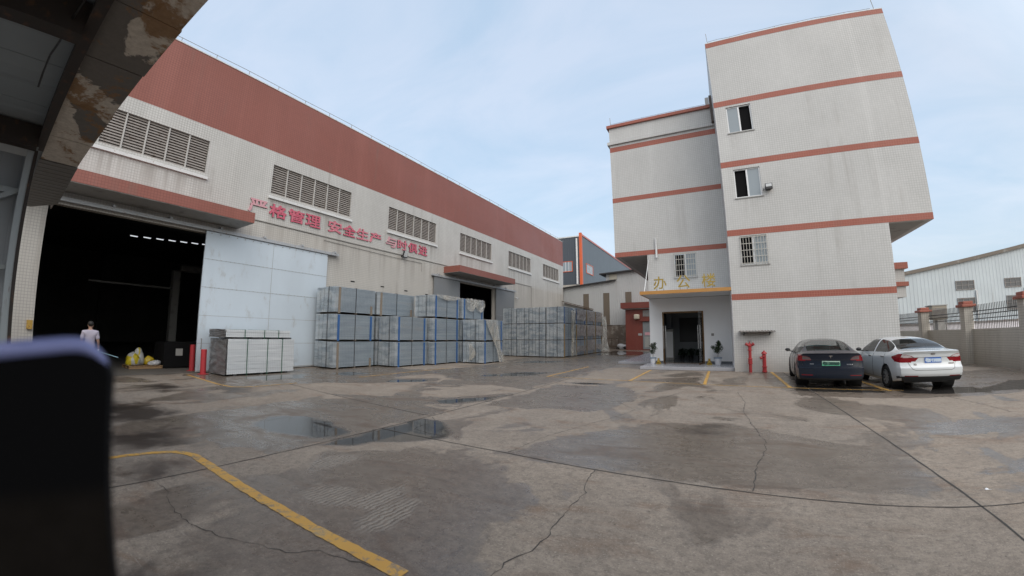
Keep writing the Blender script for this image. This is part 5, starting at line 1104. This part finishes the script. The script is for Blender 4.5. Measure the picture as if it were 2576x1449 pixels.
    # wheels
    for yw in K['axles']:
        for sg in (1, -1):
            wx = sg * (K['track'] / 2); r_ = K['rw']; w2 = .11
            q = MB(); q.lathe([(r_ * .66, -w2), (r_ * .92, -w2), (r_ * .985, -w2 * .75), (r_, -w2 * .3), (r_, w2 * .3), (r_ * .985, w2 * .75), (r_ * .92, w2), (r_ * .66, w2)], (wx, yw, r_), 40, 'x'); whl = smoothed(q.build('wheel', MT['tyre'], root, local=True), 50)
            q = MB(); q.lathe([(r_ * .68, sg * w2 * .9), (r_ * .64, sg * w2 * .7), (r_ * .6, sg * w2 * .2), (.001, sg * w2 * .1)], (wx, yw, r_), 40, 'x'); q.build('rim_barrel', MT['dark'], whl, local=True)
            q = MB()
            for k in range(K['spokes']):
                a = 2 * math.pi * k / K['spokes']; c_, s_ = math.cos(a), math.sin(a); p0 = Vector((wx + sg * w2 * .78, yw + c_ * .03, r_ + s_ * .03)); p1 = Vector((wx + sg * w2 * .85, yw + c_ * r_ * .655, r_ + s_ * r_ * .655)); q.bar(p0, p1, K['spw'], .02, up=(sg, 0, 0))
            q.lathe([(r_ * .64, sg * w2 * .92), (r_ * .68, sg * w2 * .95), (r_ * .69, sg * w2 * .8)], (wx, yw, r_), 40, 'x'); q.lathe([(.001, sg * w2 * .95), (.055, sg * w2 * .9), (.06, sg * w2 * .6)], (wx, yw, r_), 20, 'x'); q.build('rim', MT['rim'], whl, local=True)
    q = MB()
    for yw in K['axles']:
        for sg in (1, -1): q.lathe([(.001, 0), (K['rw'] + .07, 0), (K['rw'] + .07, .34)], (sg * (Wm - .36) - (0 if sg > 0 else .0), yw, K['rw']), 28, 'x') if sg > 0 else q.lathe([(.001, 0), (K['rw'] + .07, 0), (K['rw'] + .07, -.34)], (-(Wm - .36), yw, K['rw']), 28, 'x')
    q.box(-.6, .6, .5, L - .5, .19, .28); q.build('underbody', MT['dark'], root, local=True)
    q = MB(); q.box(-.62, .62, 1.1, L - 1.6, .26, .62); q.box(-.6, -.08, K['seat'], K['seat'] + .16, .62, 1.02); q.box(.08, .6, K['seat'], K['seat'] + .16, .62, 1.02); q.box(-.5, -.22, K['seat'] + .03, K['seat'] + .12, 1.02, 1.2); q.box(.22, .5, K['seat'] + .03, K['seat'] + .12, 1.02, 1.2); q.box(-.62, .62, 1.05, 1.25, .5, .92); q.build('seat', MT['dark'], root, local=True)
    # mirrors, door handles, seams
    for sg in (1, -1):
        y0, z0 = K['mirror']; x0 = W(y0) - .10; q = MB(); q.ball((sg * (x0 + .17), y0 - .02, z0 + .05), .085, 14, (1.05, .75, .72)); q.bar((sg * x0, y0, z0 - .02), (sg * (x0 + .15), y0, z0 + .02), .05, .03); q.build('wing_mirror', MT['mirror'], root, True, local=True)
        for yh, zh in K['handles']: q = MB(); xx = W(yh) - .008; q.box(*sorted((sg * (xx - .02), sg * (xx + .018))), yh - .11, yh + .11, zh - .012, zh + .012); q.build('door_handle', MT['handle'], root, local=True, bevel=.005)
    def surf_side(y, z):
        X_, Z_ = ring(y); k = np.argsort(Z_[5:60]); return float(np.interp(z, Z_[5:60][k], X_[5:60][k]))
    q = MB()
    for pts in K['seams']:
        for sg in (1, -1):
            P = [(sg * (surf_side(y, z) + .002), y, z) for (y, z) in [(a[0] + (c_[0] - a[0]) * i / 8, a[1] + (c_[1] - a[1]) * i / 8) for a, c_ in zip(pts[:-1], pts[1:]) for i in range(9)]]; q.tube(P, .0045, 4)
    for pts in K['rseams']:
        P = [(x, fas(x, z) - .0005, z) for (x, z) in [(a[0] + (c_[0] - a[0]) * i / 10, a[1] + (c_[1] - a[1]) * i / 10) for a, c_ in zip(pts[:-1], pts[1:]) for i in range(11)]]; q.tube(P, .005, 4)
    q.build('panel_gap', MT['dark'], root, local=True)
    return root, fas
paint_d = pm('dark_navy_car_paint', (.010, .013, .022), .16, var=.05); setp(paint_d.node_tree.nodes['Principled BSDF'], Coat_Weight=.8, Coat_Roughness=.04)
m, t, b = newmat('dark_navy_car_paint_dusty'); n = noise_(t, mapped(t, (3, 3, 3), 'obj'), 1, 5, .6); c = mixc(t, n, (.005, .010, .021), (.010, .016, .029)); t.links.new(c, b.inputs['Base Color']); setp(b, Metallic=.0, Roughness=.3, Specular_IOR_Level=.3, Coat_Weight=.45, Coat_Roughness=.06); paint_d = m
m, t, b = newmat('white_car_paint'); n = noise_(t, mapped(t, (2, 2, 2), 'obj'), 1, 5, .6); sz = nd(t, 'SeparateXYZ'); t.links.new(nd(t, 'TexCoord').outputs['Object'], sz.inputs[0]); c = mixc(t, n, (.60, .64, .655), (.66, .69, .70)); c = mixc(t, math_(t, 'MULTIPLY', ramp(t, sz.outputs[2], .55, .25), n), c, (.42, .40, .37)); t.links.new(c, b.inputs['Base Color']); setp(b, Roughness=.22, Coat_Weight=.7, Coat_Roughness=.05); paint_w = m
gl_d = glass_mat('smoked_car_glass', (.008, .010, .011), .90, .02); gl_c = glass_mat('tinted_rear_glass', (.008, .011, .011), .55, .02); setp(gl_c.node_tree.nodes['Principled BSDF'], Specular_IOR_Level=.18); gl_b = glass_mat('black_roof_glass', (.012, .011, .011), 1.0, .10)
lamp_r = glass_mat('red_lamp_lens', (.22, .006, .012), 1.0, .08); lamp_s = glass_mat('smoked_lamp_lens', (.13, .10, .105), 1.0, .08); lamp_c = glass_mat('clear_lamp_lens', (.55, .50, .50), 1.0, .08)
tyre = pm('tyre_rubber', (.018, .018, .018), .8, spec=.3); rim_g = pm('dark_grey_rim', (.10, .10, .105), .4, .6); rim_s = pm('silver_rim', (.50, .50, .50), .3, .7); chrome = pm('chrome_trim', (.6, .6, .6), .15, .95)
com = dict(tyre=tyre, dark=M['black'], sill=M['black'])
KD = dict(L=4.69, axles=(.98, 3.855), rw=.335, track=1.62, spokes=10, spw=.05, seat=1.75,
    zr=([0, .06, .25, .45, .9, 1.5, 2.2, 2.7, 3.2, 3.7, 4.3, 4.69], [1.035, 1.045, 1.06, 1.10, 1.27, 1.42, 1.445, 1.42, 1.25, 1.00, .88, .66]),
    zb=([0, .3, 1, 2, 3, 3.8, 4.4, 4.69], [.955, .975, .985, .955, .93, .88, .76, .60]),
    W=([0, .25, .8, 1.8, 3, 4, 4.5, 4.69], [.875, .905, .925, .92, .925, .91, .84, .74]), wt=([0, .4, .9, 1.5, 2.2, 2.8, 3.3, 3.8, 4.69], [.74, .70, .60, .555, .56, .58, .66, .72, .55]), zs=([0, .3, .8, 4, 4.69], [.26, .23, .19, .19, .22]),
    rear=([0, .22, .30, .44, .60, .62, .80, .98, 1.05, 1.6], [.10, .06, .015, -.015, -.02, .045, .06, .02, -.01, 0]),
    side_glass=[(.62, 1.06), (1.1, 1.36), (1.9, 1.42), (2.6, 1.40), (3.25, 1.08), (3.3, .98), (2.0, 1.0), (.75, 1.015)], pillars=[(1.05, 1.10), (2.02, 2.09)], pillar_cls='trim',
    rear_glass=(.46, 1.42), rg_w=(.60, .56), roof_glass=True, wind=(2.55, 3.42),
    lamp_side=[(.05, .80), (.05, 1.02), (.48, .985), (.40, .90), (.28, .80)], lamp_rear=[(.52, .835), (.56, .90), (.64, .94), (.95, .985), (.95, .79), (.80, .80)], lamp_clear=[(.52, .842), (.56, .895), (.64, .932), (.76, .95), (.76, .842)],
    reflectors=[[(.50, .37), (.50, .395), (.80, .395), (.80, .37)]], skirt=.30, mirror=(3.18, .98), handles=[(1.28, .88), (2.28, .86)],
    seams=[[(1.05, .95), (1.15, .6), (1.42, .35)], [(2.05, .95), (2.05, .3)], [(3.15, .93), (3.2, .35)], [(1.42, .26), (3.2, .26)], [(.28, .80), (.62, .62)]], rseams=[[(-.80, .80), (-.74, .63), (.74, .63), (.80, .80)], [(-.5, .835), (.5, .835)]],
    mats=dict(com, body=paint_d, glass_side=gl_c, rear_glass=gl_c, windshield=glass_mat('clear_windscreen', (.1, .14, .14), .25, .02), roof_glass=gl_b, lamp=lamp_r, clear=lamp_s, reflector=lamp_r, skirt=M['black'], trim=M['black'], rim=rim_g, mirror=M['black'], handle=chrome))
dcar, fas_d = car('parked_sedan', 'dark navy sedan with a glass roof and a green number plate', KD, (3.13, 13.80, 0), R(-5))
KW = dict(L=4.60, axles=(1.0, 3.70), rw=.322, track=1.56, spokes=10, spw=.042, seat=1.75,
    zr=([0, .06, .3, .55, .75, 1.0, 1.5, 2.1, 2.6, 3.1, 3.55, 4.2, 4.6], [1.075, 1.09, 1.105, 1.12, 1.16, 1.28, 1.42, 1.46, 1.44, 1.25, 1.03, .92, .70]),
    zb=([0, .3, 1, 2, 3, 3.7, 4.3, 4.6], [.975, 1.0, .995, .965, .94, .90, .78, .62]),
    W=([0, .25, .8, 1.8, 3, 3.9, 4.4, 4.6], [.83, .875, .89, .885, .885, .875, .80, .68]), wt=([0, .4, .75, 1.1, 1.6, 2.2, 2.7, 3.2, 3.7, 4.6], [.72, .70, .66, .60, .555, .56, .58, .66, .70, .55]), zs=([0, .3, .8, 4, 4.6], [.28, .25, .20, .20, .24]),
    rear=([0, .25, .35, .48, .62, .66, .80, .98, 1.09, 1.6], [.12, .08, .02, -.03, -.035, .01, .05, .03, -.02, 0]),
    side_glass=[(.80, 1.12), (1.05, 1.32), (1.45, 1.405), (2.0, 1.43), (2.6, 1.39), (3.15, 1.08), (3.2, .985), (2.0, 1.005), (.95, 1.035), (.82, 1.06)], pillars=[(1.98, 2.06)], pillar_cls='chrome_post', 
    rear_glass=(.60, 1.40), rg_w=(.66, .55), roof_glass=False, wind=(2.45, 3.35),
    lamp_side=[(.02, .79), (.02, 1.01), (.25, 1.01), (.60, .93), (.62, .90), (.42, .80), (.2, .77)], lamp_rear=[(.38, .89), (.46, .80), (.62, .775), (.95, .775), (.95, 1.0), (.66, .985), (.56, .955), (.48, .905)], lamp_clear=[(.50, .90), (.58, .95), (.66, .975), (.95, .985), (.95, .918), (.62, .90)],
    reflectors=[[(.42, .405), (.42, .43), (.74, .43), (.74, .405)]], skirt=.40, mirror=(3.05, 1.0), handles=[(1.25, .90), (2.25, .88)],
    seams=[[(1.12, .98), (1.12, .72), (1.4, .34)], [(2.03, .96), (2.05, .28)], [(3.05, .94), (3.1, .34)], [(1.4, .27), (3.1, .27)]], rseams=[[(-.64, .78), (-.56, .60), (-.48, .565), (.48, .565), (.56, .60), (.64, .78)], [(-.62, .905), (.62, .905)]],
    mats=dict(com, body=paint_w, sill=paint_w, glass_side=gl_d, rear_glass=gl_d, windshield=gl_d, lamp=lamp_r, clear=lamp_c, reflector=lamp_r, skirt=M['black'], chrome_post=M['white_paint'], rim=rim_s, mirror=M['black'], handle=chrome))
wcar, fas_w = car('parked_sedan', 'white sedan with silver wheels and a blue number plate', KW, (5.62, 13.2, 0), R(2))
def on_rear(root, fas, name, mb, mat_, x0, z0, off=.006):
    put(mb, lambda p: (x0 + p[0], fas(x0 + p[0], z0 + p[2]) - off + min(p[1], .004), z0 + p[2])); return mb.build(name, mat_, root, local=True)
def plate(root, fas, zc, w, h, mt, txt, mtxt):
    y = fas(0, zc) - .022; q = MB(); q.box(-w / 2, w / 2, y, y + .02, zc - h / 2, zc + h / 2); o = q.build('number_plate', mt, root, local=True, bevel=.003)
    g_ = glyphs(txt, h * .64, w * .90, .003, .012); put(g_, lambda p: (-w * .45 + p[0], y - .003 + p[1], zc - h * .32 + p[2])); g_.build('plate_text', mtxt, o, local=True)
m, t, b = newmat('green_plate'); sz = nd(t, 'SeparateXYZ'); t.links.new(nd(t, 'TexCoord').outputs['Object'], sz.inputs[0]); c = mixc(t, ramp(t, sz.outputs[2], .66, .80), (.10, .48, .27), (.36, .50, .42)); t.links.new(c, b.inputs['Base Color']); setp(b, Roughness=.5)
plate(dcar, fas_d, .735, .48, .14, m, '粤E DB7520', pm('plate_dark_ink', (.012, .06, .045), .5))
plate(wcar, fas_w, .83, .44, .14, pm('blue_plate', (.018, .13, .50), .5), '粤E·T7720', pm('plate_pale_ink', (.55, .65, .75), .5))
q = MB(); q.prism([(-.05, .035), (.05, .035), (.045, .018), (.012, .022), (.0, -.055), (-.012, .022), (-.045, .018)], 0, .004, 'y'); on_rear(dcar, fas_d, 'badge', q, chrome, 0, .925)
on_rear(dcar, fas_d, 'badge_lettering', glyphs('特斯拉', .032, None, .003, .004), chrome, -.56, .70); on_rear(dcar, fas_d, 'badge_lettering', glyphs('MODEL 3', .028, None, .003, .004), chrome, .42, .69)
q = MB(); n_ = 24; q._a([(.062 * math.cos(2 * math.pi * k / n_) * s, 0, .032 * math.sin(2 * math.pi * k / n_) * s) for s in (1, .78) for k in range(n_)], [(k, (k + 1) % n_, n_ + (k + 1) % n_, n_ + k) for k in range(n_)]); o = on_rear(wcar, fas_w, 'badge', q, M['galv_seam'], 0, .995)
on_rear(wcar, fas_w, 'badge_lettering', glyphs('KIA', .026, .085, .003, .004), M['galv_seam'], -.042, .982); on_rear(wcar, fas_w, 'badge_lettering', glyphs('K3', .042, None, .003, .004), M['galv_seam'], -.50, .70); on_rear(wcar, fas_w, 'badge_lettering', glyphs('东风悦达起亚', .026, None, .003, .004), M['galv_seam'], .42, .72)
# teal sun shade lying behind the windscreen of the dark car
q = MB(); Mx = Matrix.Translation((3.13, 13.80, 0)) @ Matrix.Rotation(R(-5), 4, 'Z')
q.grid(lambda u, v: tuple(Mx @ Vector((-.5 + u * 1.0, 3.15 - v * .45, .97 + v * .24 - .05 * (2 * u - 1)**2))), 16, 6); o = q.build('sun_shade', pm('teal_foil', (.12, .55, .62), .4, var=.1), None, True); o.modifiers.new('t', 'SOLIDIFY').thickness = .006; tag(o, 'teal foil sun shade behind the windscreen of the dark sedan', 'sun shade')

# ---------------------------------------------------------------- the man walking into the dark doorway
def skin(name, nodes, edges, mat_, parent, root_i, sub=2):
    me = bpy.data.meshes.new(name); ks = list(nodes); me.from_pydata([nodes[k][0] for k in ks], [(ks.index(a), ks.index(b_)) for a, b_ in edges], [])
    o = bpy.data.objects.new(name, me); COL.objects.link(o); md = o.modifiers.new('skin', 'SKIN'); md.use_smooth_shade = True
    if not me.skin_vertices: 
        bm = bmesh.new(); bm.from_mesh(me); bm.verts.layers.skin.verify(); bm.to_mesh(me); bm.free()
    for k, sv in zip(ks, me.skin_vertices[0].data):
        r_ = nodes[k][1]; sv.radius = r_ if isinstance(r_, tuple) else (r_, r_); sv.use_root = (k == root_i)
    s = o.modifiers.new('sub', 'SUBSURF'); s.levels = sub; s.render_levels = sub
    dg = bpy.context.evaluated_depsgraph_get(); m2 = bpy.data.meshes.new_from_object(o.evaluated_get(dg)); m2.name = name; bpy.data.objects.remove(o)
    m2.materials.clear(); m2.materials.append(mat_); m2.polygons.foreach_set('use_smooth', [True] * len(m2.polygons))
    o = bpy.data.objects.new(name, m2); COL.objects.link(o); o.parent = parent; return o
sk = pm('skin_tone', (.34, .20, .14), .6, var=.06); sh_ = pm('pale_lilac_shirt', (.42, .39, .47), .85, var=.06, scale=5); tr_ = pm('dark_blue_trousers', (.02, .025, .04), .85); hr = pm('black_hair', (.012, .010, .009), .6)
pe = thing('person', 'man in a pale lilac short-sleeved shirt walking away into the dark doorway', 'person', (-17.0, 2.74, 0), R(84)); WL[pe.name] = (0, 0, 0)
nodes = {'pel': ((0, 0, 1.00), (.14, .10)), 'wai': ((0, .01, 1.16), (.135, .095)), 'che': ((0, .01, 1.36), (.155, .105)), 'ucl': ((0, .0, 1.50), (.11, .08)), 'nec': ((0, .015, 1.60), .055), 'jaw': ((0, .05, 1.655), (.062, .075)), 'hed': ((0, .045, 1.735), (.078, .095)), 'cro': ((0, .035, 1.805), (.062, .075)), 'nos': ((0, .155, 1.70), .014)}
edges = [('pel', 'wai'), ('wai', 'che'), ('che', 'ucl'), ('ucl', 'nec'), ('nec', 'jaw'), ('jaw', 'hed'), ('hed', 'cro'), ('hed', 'nos')]
for s, S in ((-1, 'l'), (1, 'r')):
    sw = .10 if s < 0 else .02
    nodes.update({'sh' + S: ((s * .185, 0, 1.485), .062), 'el' + S: ((s * .245, -.03 + sw * .2, 1.19), .043), 'wr' + S: ((s * .27, .06 + sw, .965), .028), 'pa' + S: ((s * .272, .075 + sw, .90), (.022, .038)),
                  'hi' + S: ((s * .095, 0, .93), .088), 'kn' + S: ((s * .10, .05 + (.12 if s < 0 else -.04), .52), .058), 'an' + S: ((s * .10, (.12 if s < 0 else -.20), .10), .04), 'to' + S: ((s * .115, (.30 if s < 0 else -.04), .045), .038)})
    edges += [('ucl', 'sh' + S), ('sh' + S, 'el' + S), ('el' + S, 'wr' + S), ('wr' + S, 'pa' + S), ('pel', 'hi' + S), ('hi' + S, 'kn' + S), ('kn' + S, 'an' + S), ('an' + S, 'to' + S)]
    px, py, pz = nodes['pa' + S][0]
    for k in range(4):
        b0 = (px - s * .002, py - .028 + k * .019, pz - .03); ln = (.03, .035, .037, .028)[3 - k]
        nodes['f%d%s' % (k, S)] = (b0, .0095); nodes['g%d%s' % (k, S)] = ((b0[0] - s * .006, b0[1] + .004, b0[2] - ln), .009); nodes['h%d%s' % (k, S)] = ((b0[0] - s * .022, b0[1] + .006, b0[2] - ln * 1.55), .0075)
        edges += [('pa' + S, 'f%d%s' % (k, S)), ('f%d%s' % (k, S), 'g%d%s' % (k, S)), ('g%d%s' % (k, S), 'h%d%s' % (k, S))]
    nodes['t1' + S] = ((px - s * .012, py + .045, pz + .015), .011); nodes['t2' + S] = ((px - s * .02, py + .062, pz - .025), .009); edges += [('pa' + S, 't1' + S), ('t1' + S, 't2' + S)]
    nodes['ea' + S] = ((s * .093, .035, 1.72), (.012, .026)); edges.append(('hed', 'ea' + S))
skin('body', nodes, edges, sk, pe, 'pel')
def grow(ks, ed, g, name, mt, root_i, over={}): 
    nn_ = {}
    for k in ks: p, r_ = nodes[k]; r_ = r_ if isinstance(r_, tuple) else (r_, r_); nn_[k] = (p, (r_[0] + g, r_[1] + g))
    nn_.update(over); return skin(name, nn_, ed, mt, pe, root_i)
sl_ = {}
for s, S in ((-1, 'l'), (1, 'r')): a, b_ = Vector(nodes['sh' + S][0]), Vector(nodes['el' + S][0]); sl_['sl' + S] = (tuple(a.lerp(b_, .45)), .072); sl_['sm' + S] = (tuple(a.lerp(b_, .82)), .072)
grow(['pel', 'wai', 'che', 'ucl', 'shl', 'shr'], [('pel', 'wai'), ('wai', 'che'), ('che', 'ucl'), ('ucl', 'shl'), ('ucl', 'shr'), ('shl', 'sll'), ('sll', 'sml'), ('shr', 'slr'), ('slr', 'smr'), ('ucl', 'col'), ('pel', 'hem')], .026, 'shirt', sh_, 'pel', {**sl_, 'col': ((0, .012, 1.575), (.066, .066)), 'hem': ((0, 0, .90), (.172, .135))})
grow(['pel', 'hil', 'knl', 'hir', 'knr'], [('pel', 'hil'), ('hil', 'knl'), ('knl', 'anl'), ('pel', 'hir'), ('hir', 'knr'), ('knr', 'anr')], .018, 'trousers', tr_, 'pel', {'anl': ((-.10, .12, .09), .062), 'anr': ((.10, -.20, .09), .062)})
for S in 'lr':
    p, q_ = Vector(nodes['an' + S][0]), Vector(nodes['to' + S][0]); skin('shoe', {'a': (tuple(p + Vector((0, -.04, -.05))), .048), 'b': (tuple(q_ + Vector((0, .02, .0))), (.045, .045))}, [('a', 'b')], hr, pe, 'a')
q = MB(); q.ball((0, .018, 1.765), .105, 20, (.90, 1.0, .92)); q.v = [(x, y if y < .06 else .06 + (y - .06) * .5, max(z, 1.685 + max(0, (y + .02)) * .75)) for x, y, z in q.v]; q.build('hair', hr, pe, True, local=True)
for s in (-1, 1): q = MB(); q.ball((s * .032, .135, 1.735), .012, 8); q.build('eye', hr, pe, True, local=True)
q = MB(); q.bar((-.022, .128, 1.665), (.022, .128, 1.665), .008, .008); q.build('mouth', pm('lip_tone', (.25, .10, .09), .6), pe, local=True)
gl_ = {k: nodes[k] for k in ('wrr', 'par')}; 
gn = {}; ge = []
for k, v in nodes.items():
    if k in ('par',) or (k.endswith('r') and k[0] in 'fgh' and k[1].isdigit()) or k in ('t1r', 't2r', 'wrr'): r_ = v[1] if isinstance(v[1], tuple) else (v[1], v[1]); gn[k] = (v[0], (r_[0] + .004, r_[1] + .004))
ge = [(a, b_) for a, b_ in edges if a in gn and b_ in gn]; skin('glove', gn, ge, M['white_paint'], pe, 'par')
q = MB(); q.cyl((-17.02, 3.03, .87), (-16.95, 3.60, .68), .014); q.cyl((-17.02, 3.03, .87), (-17.06, 2.7, .98), .014); o = q.build('broom_handle', pm('pale_blue_stick', (.22, .38, .44), .5)); tag(o, 'pale blue stick carried low by the man in the lilac shirt', 'stick')
